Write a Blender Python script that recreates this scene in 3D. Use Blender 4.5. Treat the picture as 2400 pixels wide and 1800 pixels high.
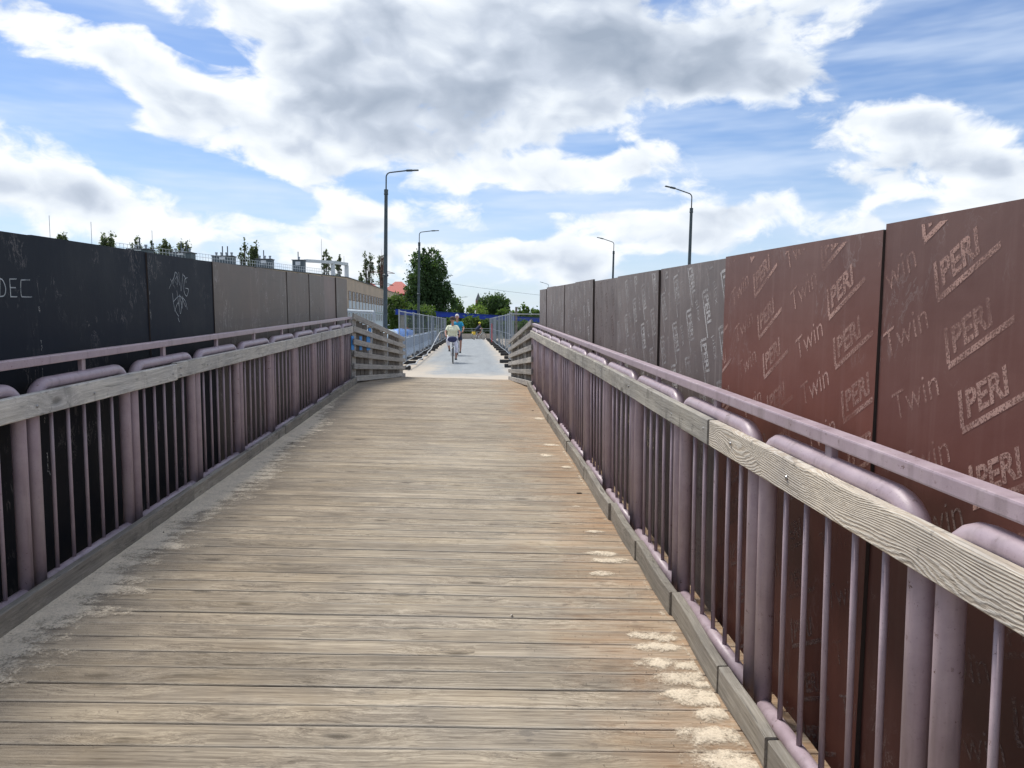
import bpy, bmesh, math, random
from mathutils import Vector, Matrix, Euler
from mathutils import noise as mnoise
random.seed(7)
R = math.radians
scene = bpy.context.scene
COL = scene.collection
for o in list(bpy.data.objects): bpy.data.objects.remove(o)

# ------------------------------------------------------------------ camera
EYE = 1.55
PITCH, YAW = R(4.542), R(2.98)
cam_d = bpy.data.cameras.new('camera'); cam = bpy.data.objects.new('camera', cam_d); COL.objects.link(cam)
cam.location = (0, 0, EYE); cam.rotation_euler = (R(90) - PITCH, 0, -YAW)
cam_d.sensor_width = 36; cam_d.lens = 27.0; cam_d.clip_start = 0.05; cam_d.clip_end = 6000
scene.camera = cam
scene.render.resolution_x = 1024; scene.render.resolution_y = 768
CM = cam.rotation_euler.to_matrix()
def ray(u, v):                      # direction of a point of the photograph (2400 x 1800)
    return (CM @ Vector(((u - 1200) / 1800.0, (900 - v) / 1800.0, -1))).normalized()
def P(u, v, Y):                     # that direction at the ground distance Y
    d = ray(u, v); k = Y / d.y
    return Vector((d.x * k, Y, EYE + d.z * k))

# ------------------------------------------------------------------ node helper
class NT:
    def __init__(s, tree): s.t = tree; s.n = tree.nodes; s.l = tree.links
    def node(s, typ, **kw):
        n = s.n.new(typ)
        for k, v in kw.items():
            if k == 'inp':
                for a, b in v.items(): s.set(n, a, b)
            else: setattr(n, k, v)
        return n
    def set(s, n, a, b):
        i = n.inputs[a]
        if isinstance(b, bpy.types.NodeSocket): s.l.new(b, i)
        else: i.default_value = b
    def m(s, op, a, b=None, c=None, clamp=False):
        n = s.n.new('ShaderNodeMath'); n.operation = op; n.use_clamp = clamp
        for i, x in enumerate((a, b, c)):
            if x is not None: s.set(n, i, x)
        return n.outputs[0]
    def vm(s, op, a, b=None):
        n = s.n.new('ShaderNodeVectorMath'); n.operation = op
        s.set(n, 0, a)
        if b is not None:
            if op == 'SCALE': s.set(n, 'Scale', b)
            else: s.set(n, 1, b)
        return n.outputs['Value'] if op in ('DOT_PRODUCT', 'LENGTH') else n.outputs[0]
    def noise(s, vec, scale, detail=3, rough=.55, dist=0, out='Fac'):
        n = s.node('ShaderNodeTexNoise', inp={'Vector': vec, 'Scale': scale, 'Detail': detail, 'Roughness': rough, 'Distortion': dist})
        return n.outputs[out]
    def ramp(s, fac, stops, interp='LINEAR'):
        n = s.n.new('ShaderNodeValToRGB'); n.color_ramp.interpolation = interp
        cr = n.color_ramp
        while len(cr.elements) < len(stops): cr.elements.new(.5)
        for e, (p, c) in zip(cr.elements, stops):
            e.position = p; e.color = (c, c, c, 1) if isinstance(c, (int, float)) else (*c, 1)
        s.l.new(fac, n.inputs[0]); return n.outputs[0]
    def mix(s, f, a, b, blend='MIX'):
        n = s.n.new('ShaderNodeMix'); n.data_type = 'RGBA'; n.blend_type = blend
        for i, x in ((0, f), (6, a), (7, b)):
            if isinstance(x, tuple) and len(x) == 3: x = (*x, 1)
            s.set(n, i, x)
        return n.outputs[2]
    def smooth(s, x, lo, hi):
        n = s.n.new('ShaderNodeMapRange'); n.interpolation_type = 'SMOOTHSTEP'
        s.set(n, 0, x); s.set(n, 1, lo); s.set(n, 2, hi); s.set(n, 3, 0.0); s.set(n, 4, 1.0)
        return n.outputs[0]

# ------------------------------------------------------------------ world: daylight sky with broken cloud
SUN_AZ = R(-40)        # measured from +Y towards +X : front left
SUN_EL = R(60)
world = bpy.data.worlds.new("World"); scene.world = world; world.use_nodes = True
w = NT(world.node_tree); w.n.clear()
def build_sky():
    d = w.node('ShaderNodeTexCoord').outputs['Generated']
    sep = w.node('ShaderNodeSeparateXYZ', inp={0: d})
    z = sep.outputs[2]
    sky = w.node('ShaderNodeTexSky', sky_type='NISHITA', sun_disc=False, sun_elevation=SUN_EL, sun_rotation=SUN_AZ,
                 altitude=50, air_density=1.0, dust_density=0.6, ozone_density=2.5)
    # ---- cloud field
    q = w.vm('MULTIPLY', d, (1, 1, 1.75))
    warp = w.noise(q, 5.0, 3, .6, out='Color')
    q2 = w.vm('ADD', q, w.vm('SCALE', w.vm('SUBTRACT', warp, (.5, .5, .5)), .13))
    n1 = w.noise(q2, 8.5, 10, .58)
    q3 = w.vm('ADD', q2, (-.008, 0.003, .020))
    n2 = w.noise(q3, 8.5, 7, .58)
    nbig = w.noise(w.vm('ADD', q, (3.1, 1.7, .4)), 2.1, 2, .5)
    def blob(x, y, sx, sy, ang=0):            # centre and half-sizes as seen in the photograph, kept as directions of the sky
        c = ray(x * 1.085, y * 1.085)
        tx = Vector((c.y, -c.x, 0)).normalized(); ty = tx.cross(c).normalized()
        ca, sa = math.cos(R(ang)), math.sin(R(ang))
        ax, ay = tx * ca + ty * sa, ty * ca - tx * sa
        kx, ky = 1800 / (sx * 1.085), 1800 / (sy * 1.085)
        a = w.vm('DOT_PRODUCT', d, tuple(ax * kx)); b = w.vm('DOT_PRODUCT', d, tuple(ay * ky))
        # subtract centre offsets (zero by construction as ax, ay are orthogonal to c)
        r2 = w.m('ADD', w.m('MULTIPLY', a, a), w.m('MULTIPLY', b, b))
        f = w.m('SUBTRACT', 1.0, r2, clamp=True)
        front = w.m('GREATER_THAN', w.vm('DOT_PRODUCT', d, tuple(c)), 0.0)
        return w.m('MULTIPLY', f, front)
    pos = [(900, 110, 470, 190, -6, .50), (1400, 60, 460, 150, 4, .50), (620, 250, 330, 110, -18, .44), (150, 92, 300, 52, -12, .42), (840, 300, 300, 95, -10, .36), (1000, 330, 130, 80, 0, .25),
           (1640, 110, 210, 100, 16, .34), (480, 20, 200, 50, 0, .30), (1190, 250, 170, 90, 0, .26), (330, 250, 150, 50, -25, .30), (1520, 190, 260, 60, 4, .30),
           (90, 385, 220, 100, -20, .50), (230, 450, 200, 70, -12, .36), (770, 465, 170, 50, -6, .36), (1020, 465, 100, 40, 0, .40), (1170, 370, 100, 48, 0, .42), (1420, 345, 130, 40, 4, .40), (1290, 370, 110, 34, 0, .32),
           (1400, 490, 150, 62, 0, .46), (1540, 490, 100, 60, 0, .36), (1870, 290, 160, 64, -6, .42), (2060, 290, 130, 84, 0, .42), (1950, 370, 240, 36, 0, .32), (1860, 160, 90, 42, 20, .34), (2160, 415, 150, 70, 14, .60),
           (1680, 450, 100, 44, 0, .44), (1800, 500, 110, 42, 0, .40), (1090, 545, 130, 34, 0, .36), (1240, 560, 110, 30, 0, .26), (540, 500, 200, 34, -8, .30), (800, 540, 160, 32, 0, .26), (195, 205, 40, 18, -10, .34), (520, 290, 240, 80, -22, .34), (1010, 400, 140, 50, 0, .30), (700, 180, 260, 100, 0, .25)]
    neg = [(90, 195, 190, 80, -14, .50), (230, 185, 130, 45, -28, .34), (430, 100, 95, 24, -14, .75), (215, 8, 120, 30, 0, .55), (480, 395, 290, 50, -14, .50), (300, 330, 90, 40, -20, .34),
           (1250, 435, 330, 26, -2, .46), (1580, 290, 130, 90, -4, .50), (2030, 70, 300, 110, 0, .55), (1590, 410, 90, 40, 0, .40), (1790, 420, 80, 34, 0, .36), (2170, 210, 140, 60, 0, .42), (1960, 200, 160, 40, 0, .30), (1740, 240, 90, 60, 0, .36), (1070, 405, 60, 34, 0, .30),
           (620, 440, 90, 26, 0, .30), (1290, 310, 90, 24, 0, .30), (1960, 450, 70, 30, 0, .36), (1160, 480, 90, 40, 0, .34), (900, 510, 300, 18, 0, .2)]
    acc = None
    for sgn, L in ((1, pos), (-1, neg)):
        for (x, y, sx, sy, an, wt) in L:
            b = w.m('MULTIPLY', blob(x, y, sx, sy, an), sgn * wt)
            acc = b if acc is None else w.m('ADD', acc, b)
    n1s = w.noise(q2, 8.5, 3.2, .52); n2s = w.noise(w.vm('ADD', q2, (-.010, 0.004, .030)), 8.5, 3.2, .52)
    # density
    acc = w.m('MULTIPLY', acc, .80)
    D = w.m('ADD', w.m('ADD', w.m('MULTIPLY', n1, 2.25), acc), w.m('MULTIPLY', nbig, .35))
    dens = w.m('SUBTRACT', D, 1.345)
    alpha = w.smooth(dens, -.14, .20)
    # thin high veil
    veil = w.noise(w.vm('MULTIPLY', w.vm('ADD', d, (0, 0, .2)), (2.2, 2.2, 14)), 1.4, 4, .6)
    veil = w.m('MULTIPLY', w.smooth(veil, .36, .72), .60)
    hz = w.smooth(z, .24, 0.0)
    veil = w.m('ADD', veil, w.m('MULTIPLY', hz, .42), clamp=True)
    # self shading: lit towards the sun side, grey where thick
    emb = w.m('ADD', w.m('MULTIPLY', w.m('SUBTRACT', n1, n2), 1.3), w.m('MULTIPLY', w.m('SUBTRACT', n1s, n2s), 2.2))
    thick = w.smooth(dens, .06, .70)
    dark = None
    for (x, y, sx, sy, an, wt) in [(900, 250, 330, 120, -14, .75), (1430, 130, 480, 110, 6, .75), (1100, 60, 500, 110, 0, .5), (1900, 375, 260, 52, 2, .6), (130, 400, 170, 45, -10, .40), (1470, 530, 170, 34, 0, .35), (560, 300, 260, 46, -22, .4), (1700, 180, 200, 60, 14, .4)]:
        b = w.m('MULTIPLY', blob(x, y, sx, sy, an), wt)
        dark = b if dark is None else w.m('ADD', dark, b)
    shade = w.m('ADD', w.m('MULTIPLY', thick, .46), w.m('MULTIPLY', dark, .80))
    shade = w.m('SUBTRACT', shade, emb)
    shade = w.m('ADD', shade, w.m('MULTIPLY', w.m('SUBTRACT', nbig, .5), .3))
    shade = w.m('ADD', shade, w.m('MULTIPLY', w.m('SUBTRACT', n1s, .5), .9))
    shade = w.m('MULTIPLY', shade, .70, clamp=True)
    ccol = w.ramp(shade, [(0, (.72, .745, .775)), (.22, (.60, .645, .70)), (.45, (.455, .505, .585)), (.70, (.35, .40, .48)), (1, (.27, .32, .40))])
    vcol = (.68, .78, .93, 1)
    bsky = w.node('ShaderNodeBackground', inp={0: w.mix(1.0, sky.outputs[0], (.98, 1.06, 1.22), 'MULTIPLY'), 1: 0.080})
    bveil = w.node('ShaderNodeBackground', inp={0: vcol, 1: .80})
    bcl = w.node('ShaderNodeBackground', inp={0: ccol, 1: 1.0})
    m1 = w.node('ShaderNodeMixShader', inp={0: veil, 1: bsky.outputs[0], 2: bveil.outputs[0]})
    m2 = w.node('ShaderNodeMixShader', inp={0: alpha, 1: m1.outputs[0], 2: bcl.outputs[0]})
    out = w.node('ShaderNodeOutputWorld', inp={0: m2.outputs[0]})
build_sky()
world.cycles.sampling_method = 'MANUAL'; world.cycles.sample_map_resolution = 512

sun_d = bpy.data.lights.new('sun', 'SUN'); sun = bpy.data.objects.new('sun', sun_d); COL.objects.link(sun)
sun_d.energy = 2.7; sun_d.angle = R(17); sun_d.color = (1, .95, .87)
sdir = Vector((math.sin(SUN_AZ) * math.cos(SUN_EL), math.cos(SUN_AZ) * math.cos(SUN_EL), math.sin(SUN_EL)))
sun.rotation_euler = sdir.to_track_quat('Z', 'Y').to_euler(); sun.location = sdir * 100
vs = scene.view_settings
vs.view_transform = 'Standard'; vs.look = 'None'; vs.gamma = 1; vs.use_curve_mapping = False; vs.exposure = 0.50
scene.render.engine = 'CYCLES'
scene.cycles.max_bounces = 6; scene.cycles.transparent_max_bounces = 12

# ------------------------------------------------------------------ object helpers
def link(name, me, mat=None, parent=None, loc=None, rot=None, smooth=False):
    o = bpy.data.objects.new(name, me); COL.objects.link(o)
    if mat is not None and me is not None and not me.materials:
        for mm in (mat if isinstance(mat, (list, tuple)) else [mat]): me.materials.append(mm)
    if parent is not None: o.parent = parent
    if loc is not None: o.location = loc
    if rot is not None: o.rotation_euler = rot
    if smooth and me is not None:
        me.polygons.foreach_set('use_smooth', [True] * len(me.polygons))
    return o
def thing(name, label, cat, loc=(0, 0, 0), rot=(0, 0, 0), group=None):
    o = bpy.data.objects.new(name, None); COL.objects.link(o); o.empty_display_size = .2
    o.location = loc; o.rotation_euler = rot
    o['label'] = label; o['category'] = cat
    if group: o['group'] = group
    return o
def tag(o, label, cat, group=None):
    o['label'] = label; o['category'] = cat
    if group: o['group'] = group
    return o
def structure(o): o['kind'] = 'structure'; return o
def stuff(o): o['kind'] = 'stuff'; return o
def dup(root, loc=None, rot=None, label=None):
    def cp(o, par):
        c = o.copy(); COL.objects.link(c); c.parent = par
        for ch in list(kids.get(o.name, [])): cp(ch, c)
        return c
    kids = {}
    for o in COL.objects:
        if o.parent: kids.setdefault(o.parent.name, []).append(o)
    r = cp(root, None)
    if loc is not None: r.location = loc
    if rot is not None: r.rotation_euler = rot
    if label: r['label'] = label
    return r

class MB:
    def __init__(s): s.v = []; s.f = []; s.mi = []; s.cur = 0
    def add(s, vs_, fs):
        b = len(s.v); s.v += [tuple(x) for x in vs_]
        for f in fs: s.f.append([b + i for i in f]); s.mi.append(s.cur)
        return s
    def box(s, x0, x1, y0, y1, z0, z1, M=None):
        V = [Vector((x, y, z)) for z in (z0, z1) for y in (y0, y1) for x in (x0, x1)]
        if M: V = [M @ p for p in V]
        return s.add(V, [(0, 2, 3, 1), (4, 5, 7, 6), (0, 1, 5, 4), (2, 6, 7, 3), (0, 4, 6, 2), (1, 3, 7, 5)])
    def bar(s, a, b, wd, ht, up=Vector((0, 0, 1))):
        a, b = Vector(a), Vector(b); d = (b - a).normalized(); sx = d.cross(up).normalized(); uz = sx.cross(d)
        V = [p + sx * i * wd / 2 + uz * j * ht / 2 for p in (a, b) for (i, j) in ((-1, -1), (1, -1), (1, 1), (-1, 1))]
        return s.add(V, [(3, 2, 1, 0), (4, 5, 6, 7), (0, 1, 5, 4), (1, 2, 6, 5), (2, 3, 7, 6), (3, 0, 4, 7)])
    def tube(s, pts, r, n=8, cap=True, closed=False):
        pts = [Vector(p) for p in pts]; m = len(pts)
        rs = r if isinstance(r, (list, tuple)) else [r] * m
        base = len(s.v); up = None
        for i, p in enumerate(pts):
            if closed: d = pts[(i + 1) % m] - pts[i - 1]
            else: d = pts[min(i + 1, m - 1)] - pts[max(i - 1, 0)]
            d = d.normalized() if d.length > 1e-9 else Vector((0, 0, 1))
            if up is None: up = Vector((0, 0, 1)) if abs(d.z) < .9 else Vector((1, 0, 0))
            a = d.cross(up)
            if a.length < 1e-6: a = d.orthogonal()
            a.normalize(); b = a.cross(d).normalized(); up = b
            for k in range(n):
                t = 2 * math.pi * k / n
                s.v.append(tuple(p + (a * math.cos(t) + b * math.sin(t)) * rs[i]))
        rng = range(m if closed else m - 1)
        for i in rng:
            j = (i + 1) % m
            for k in range(n):
                l = (k + 1) % n
                s.f.append([base + i * n + k, base + i * n + l, base + j * n + l, base + j * n + k]); s.mi.append(s.cur)
        if cap and not closed:
            s.f.append([base + k for k in range(n)][::-1]); s.mi.append(s.cur)
            s.f.append([base + (m - 1) * n + k for k in range(n)]); s.mi.append(s.cur)
        return s
    def lathe(s, prof, c=(0, 0, 0), n=16, M=None):
        base = len(s.v)
        for (r, z) in prof:
            for k in range(n):
                t = 2 * math.pi * k / n; p = Vector((c[0] + r * math.cos(t), c[1] + r * math.sin(t), c[2] + z))
                s.v.append(tuple(M @ p if M else p))
        for i in range(len(prof) - 1):
            for k in range(n):
                l = (k + 1) % n
                s.f.append([base + i * n + k, base + i * n + l, base + (i + 1) * n + l, base + (i + 1) * n + k]); s.mi.append(s.cur)
        return s
    def ico(s, c, r, sub=1, sc=(1, 1, 1)):
        bm = bmesh.new(); bmesh.ops.create_icosphere(bm, subdivisions=sub, radius=r)
        s.add([(v.co.x * sc[0] + c[0], v.co.y * sc[1] + c[1], v.co.z * sc[2] + c[2]) for v in bm.verts], [[v.index for v in f.verts] for f in bm.faces]); bm.free()
        return s
    def mesh(s, name):
        me = bpy.data.meshes.new(name); me.from_pydata(s.v, [], s.f); me.polygons.foreach_set('material_index', s.mi); me.update(); return me
    def build(s, name, mat, parent=None, smooth=False, loc=None, rot=None):
        return link(name, s.mesh(name), mat, parent, loc, rot, smooth)
def bevel_mesh(me, wd, seg=1, ang=40):
    bm = bmesh.new(); bm.from_mesh(me)
    es = [e for e in bm.edges if len(e.link_faces) == 2 and e.calc_face_angle(0) > R(ang)]
    bmesh.ops.bevel(bm, geom=es, offset=wd, segments=seg, profile=.6, affect='EDGES'); bm.to_mesh(me); bm.free(); return me

# ------------------------------------------------------------------ materials
MATS = {}
def mat_new(name):
    m = bpy.data.materials.new(name); m.use_nodes = True; t = NT(m.node_tree); t.n.clear()
    b = t.node('ShaderNodeBsdfPrincipled'); o = t.node('ShaderNodeOutputMaterial', inp={0: b.outputs[0]})
    MATS[name] = m
    return m, t, b, o
def simple(name, col, rough=.6, metal=0, var=.15, scale=8, bump=.0, bscale=60, spec=.5):
    m, t, b, o = mat_new(name)
    co = t.node('ShaderNodeTexCoord').outputs['Object']
    n = t.noise(co, scale, 4, .6)
    f = t.ramp(n, [(.3, 1 - var), (.7, 1 + var)])
    t.set(b, 'Base Color', t.mix(1.0, tuple(col), f, 'MULTIPLY'))
    t.set(b, 'Roughness', t.m('ADD', t.m('MULTIPLY', n, .2), rough - .1, clamp=True)); b.inputs['Metallic'].default_value = metal
    b.inputs['Specular IOR Level'].default_value = spec
    if bump:
        bn = t.node('ShaderNodeBump', inp={'Strength': bump, 'Distance': .01, 'Height': t.noise(co, bscale, 4, .6)})
        t.set(b, 'Normal', bn.outputs[0])
    return m
def rnd_coord(t, amt=37.0):
    co = t.node('ShaderNodeTexCoord').outputs['Object']
    rn = t.node('ShaderNodeObjectInfo').outputs['Random']
    cx = t.node('ShaderNodeCombineXYZ', inp={0: t.m('MULTIPLY', rn, amt), 1: t.m('MULTIPLY', rn, amt * 1.7), 2: t.m('MULTIPLY', rn, amt * .6)})
    return t.vm('ADD', co, cx.outputs[0]), rn, co
def wood(name, light, dark, axis=0, deck=False, stain=0.0, fresh=False, knots=1.0):
    m, t, b, o = mat_new(name)
    c, rn, co = rnd_coord(t)
    def st(a, cr):
        v = [cr, cr, cr]; v[axis] = a; return t.vm('MULTIPLY', c, tuple(v))
    # grain runs along the axis; warped round the knots
    kv = t.node('ShaderNodeTexVoronoi', inp={'Vector': t.vm('ADD', st(2.1, 5.5), t.vm('SCALE', t.noise(st(9, 30), 1.0, 3, .6, out='Color'), .16)), 'Scale': 1.0, 'Randomness': 1.0})
    kd = kv.outputs['Distance']
    kv2 = t.node('ShaderNodeTexVoronoi', inp={'Vector': t.vm('ADD', st(5.5, 19), t.vm('SCALE', t.noise(st(12, 40), 1.0, 3, .6, out='Color'), .35)), 'Scale': 1.0})
    kn2 = t.m('MULTIPLY', t.smooth(kv2.outputs['Distance'], .22, .05), t.smooth(t.node('ShaderNodeSeparateColor', inp={0: kv2.outputs['Color']}).outputs[1], .62, .66))
    kpick = t.smooth(t.node('ShaderNodeSeparateColor', inp={0: kv.outputs['Color']}).outputs[0], .30, .34)
    kn = t.m('MULTIPLY', t.smooth(kd, .17, .03), kpick)
    bend = t.m('MULTIPLY', t.m('MULTIPLY', t.smooth(kd, .75, .0), kpick), .055)
    off = t.vm('SCALE', t.vm('SUBTRACT', t.noise(st(1.1, 3.0), 1.0, 2, .5, out='Color'), (.5, .5, .5)), .035)
    cw = t.vm('ADD', t.vm('ADD', c, off), t.node('ShaderNodeCombineXYZ', inp={0: bend, 1: bend, 2: bend}).outputs[0])
    def sw(a, cr):
        v = [cr, cr, cr]; v[axis] = a; return t.vm('MULTIPLY', cw, tuple(v))
    g1 = t.noise(sw(1.7, 95), 1.0, 5, .72)
    g2 = t.noise(sw(.9, 38), 1.0, 3, .55)
    g3 = t.noise(sw(9, 420), 1.0, 2, .5)
    lf = t.noise(c, 2.3, 4, .6)
    if fresh:
        wv = t.node('ShaderNodeTexWave', wave_type='BANDS', bands_direction='Z', inp={'Vector': sw(1.3, 1.0) if False else t.vm('MULTIPLY', t.vm('ADD', cw, t.vm('SCALE', t.noise(st(1.5, 6), 1.0, 2, .5, out='Color'), .10)), (1, .0, 1)) if axis != 1 else t.vm('MULTIPLY', t.vm('ADD', cw, t.vm('SCALE', t.noise(st(1.3, 5), 1.0, 1.5, .5, out='Color'), .11)), (1, 0, 1)),
                    'Scale': 40.0, 'Distortion': 2.6, 'Detail': 2.0, 'Detail Scale': 1.2})
        g = t.m('ADD', t.m('MULTIPLY', wv.outputs['Fac'], .62), t.m('MULTIPLY', g1, .38))
    else:
        g = t.m('ADD', t.m('MULTIPLY', g1, .6), t.m('MULTIPLY', g2, .4))
    gm = t.m('ADD', t.m('MULTIPLY', g, .75), t.m('MULTIPLY', g3, .25))
    colr = t.ramp(gm, [(.385, dark), (.50, tuple((a + d) / 2 for a, d in zip(light, dark))), (.59, light)])
    # board to board and patchy greying
    tone = t.ramp(rn, [(0, .78), (.25, 1.02), (.5, .88), (.75, 1.0), (1, 1.14)])
    colr = t.mix(1.0, colr, tone, 'MULTIPLY')
    colr = t.mix(1.0, colr, t.ramp(lf, [(.3, (.80, .80, .82)), (.7, (1.13, 1.10, 1.05))]), 'MULTIPLY')
    colr = t.mix(t.m('MULTIPLY', kn, .78 * knots), colr, tuple(x * .34 for x in dark))
    colr = t.mix(t.m('MULTIPLY', kn2, .5 * knots), colr, tuple(x * .40 for x in dark))
    # short dark checks and scuffs
    ck = t.smooth(t.noise(sw(2.6, 48), 1.0, 3, .6), .61, .70)
    colr = t.mix(t.m('MULTIPLY', ck, .62), colr, tuple(x * .45 for x in dark))
    sc = t.smooth(t.noise(t.vm('MULTIPLY', c, (5, 8, 8)), 1.0, 5, .75), .61, .69)
    colr = t.mix(t.m('MULTIPLY', sc, .45), colr, (.10, .095, .09))
    hgt = gm
    if stain:
        sv = [2.2, 2.2, 2.2]; sv[axis] = 7
        s1 = t.smooth(t.noise(t.vm('MULTIPLY', c, tuple(sv)), 1.0, 4, .65), .56, .68)
        colr = t.mix(t.m('MULTIPLY', s1, stain), colr, tuple(x * .38 for x in dark))
    if deck:
        oy = t.m('ABSOLUTE', t.node('ShaderNodeSeparateXYZ', inp={0: co}).outputs[1])
        ed = t.m('MULTIPLY', t.smooth(oy, .055, .066), .42); ed2 = t.smooth(oy, .0690, .0703)
        colr = t.mix(ed, colr, (.58, .53, .45)); colr = t.mix(t.m('MULTIPLY', ed2, .8), colr, (.06, .045, .035))
        gl = t.smooth(t.noise(sw(5, 210), 1.0, 2, .6), .54, .66)
        colr = t.mix(t.m('MULTIPLY', gl, .34), colr, (.13, .105, .08))
        ps = t.node('ShaderNodeSeparateXYZ', inp={0: t.node('ShaderNodeNewGeometry').outputs['Position']})
        X, Y = ps.outputs[0], ps.outputs[1]
        wn = t.noise(t.node('ShaderNodeNewGeometry').outputs['Position'], 1.6, 5, .65)
        # rust brown wash running in from the right hand kerb
        e = t.m('ADD', X, t.m('MULTIPLY', t.m('SUBTRACT', wn, .5), 1.6))
        rs = t.m('MULTIPLY', t.smooth(e, .25, 1.1), t.ramp(t.noise(sw(2, 20), 1.0, 3, .6), [(.3, .25), (.7, 1.0)]))
        colr = t.mix(t.m('MULTIPLY', rs, .58), colr, (.45, .235, .10))
        # worn pale walking line and ochre patches
        oc = t.smooth(t.noise(t.vm('MULTIPLY', t.node('ShaderNodeNewGeometry').outputs['Position'], (.8, 2.4, 1)), 1.3, 4, .65), .50, .72)
        colr = t.mix(t.m('MULTIPLY', oc, .24), colr, (.40, .31, .19))
        # darker towards the left kerb, and broad damp-looking bands
        gm2 = t.smooth(t.m('ADD', X, t.m('MULTIPLY', t.m('SUBTRACT', wn, .5), 1.8)), -.2, -1.3)
        colr = t.mix(t.m('MULTIPLY', gm2, .55), colr, t.mix(1.0, colr, (.62, .575, .52), 'MULTIPLY'))
        bd = t.smooth(t.noise(t.vm('MULTIPLY', t.node('ShaderNodeNewGeometry').outputs['Position'], (.5, 1.1, 1)), 1.0, 4, .6), .45, .65)
        colr = t.mix(t.m('MULTIPLY', bd, .5), colr, t.mix(1.0, colr, (.74, .72, .70), 'MULTIPLY'))
        # dust
        dl = t.m('ADD', X, t.m('MULTIPLY', t.m('SUBTRACT', wn, .5), .9))
        dm = t.m('MULTIPLY', t.smooth(dl, -1.2, -2.0), .45)
        sp = t.smooth(t.noise(c, 260, 2, .6), .48, .62)
        colr = t.mix(t.m('MULTIPLY', dm, sp), colr, (.47, .41, .34))
        sp2 = t.smooth(t.noise(t.node('ShaderNodeNewGeometry').outputs['Position'], 3.0, 6, .75), .56, .68)
        colr = t.mix(t.m('MULTIPLY', t.m('MULTIPLY', sp2, sp), .55), colr, (.46, .40, .32))
    t.set(b, 'Base Color', colr)
    t.set(b, 'Roughness', .82); b.inputs['Specular IOR Level'].default_value = .25
    bn = t.node('ShaderNodeBump', inp={'Strength': .8, 'Distance': .005, 'Height': t.m('SUBTRACT', t.m('ADD', hgt, t.m('MULTIPLY', g3, .5)), kn)})
    t.set(b, 'Normal', bn.outputs[0])
    return m
def hoard(name, col, top, scuff=.3, streak=.25):
    """phenolic film plywood: satin film, dust greyed upper edge, scuffs and run marks"""
    m, t, b, o = mat_new(name)
    c, rn, co = rnd_coord(t)
    sp = t.node('ShaderNodeSeparateXYZ', inp={0: co})
    lf = t.noise(c, 1.7, 5, .62)
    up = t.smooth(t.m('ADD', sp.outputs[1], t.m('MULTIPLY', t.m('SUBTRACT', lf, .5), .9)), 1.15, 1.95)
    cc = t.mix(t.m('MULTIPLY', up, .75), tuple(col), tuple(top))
    cc = t.mix(1.0, cc, t.ramp(lf, [(.3, .82), (.7, 1.18)]), 'MULTIPLY')
    sk = t.smooth(t.noise(t.vm('MULTIPLY', c, (18, .9, 1)), 1.0, 4, .6), .50, .78)
    cc = t.mix(t.m('MULTIPLY', sk, streak), cc, tuple(min(1, x * 1.9 + .02) for x in top))
    hs = t.smooth(t.noise(t.vm('MULTIPLY', c, (.9, 22, 1)), 1.0, 4, .6), .55, .8)
    cc = t.mix(t.m('MULTIPLY', hs, streak * .8), cc, tuple(x * .45 for x in col))
    lo_ = t.smooth(t.m('ADD', sp.outputs[1], t.m('MULTIPLY', t.m('SUBTRACT', lf, .5), .25)), 1.22, 1.02)  # shade behind the railing, put into the colour of the lower sheet
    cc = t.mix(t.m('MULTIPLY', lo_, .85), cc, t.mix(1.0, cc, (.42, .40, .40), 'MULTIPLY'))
    # scratches: thin bright contour lines of a stretched noise
    n = t.noise(t.vm('MULTIPLY', c, (9, 3.5, 1)), 1.0, 5, .7, 1.2)
    ln = t.smooth(t.m('ABSOLUTE', t.m('SUBTRACT', n, .5)), .018, .002)
    msk = t.smooth(t.noise(t.vm('ADD', c, (9, 4, 2)), 2.6, 3, .6), .54, .66)
    cc = t.mix(t.m('MULTIPLY', t.m('MULTIPLY', ln, msk), scuff), cc, (.42, .38, .36))
    pt = t.smooth(t.noise(t.vm('MULTIPLY', c, (1.3, 1, 1)), 7.0, 5, .7), .66, .76)
    cc = t.mix(t.m('MULTIPLY', pt, scuff * .55), cc, (.36, .33, .30))
    t.set(b, 'Base Color', cc)
    t.set(b, 'Roughness', t.ramp(lf, [(.3, .50), (.7, .66)])); b.inputs['Specular IOR Level'].default_value = .16 if 'black' in name else .40
    bn = t.node('ShaderNodeBump', inp={'Strength': .25, 'Distance': .004, 'Height': t.noise(t.vm('MULTIPLY', c, (1, 1, 1)), 14, 4, .6)})
    t.set(b, 'Normal', bn.outputs[0])
    return m

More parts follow.
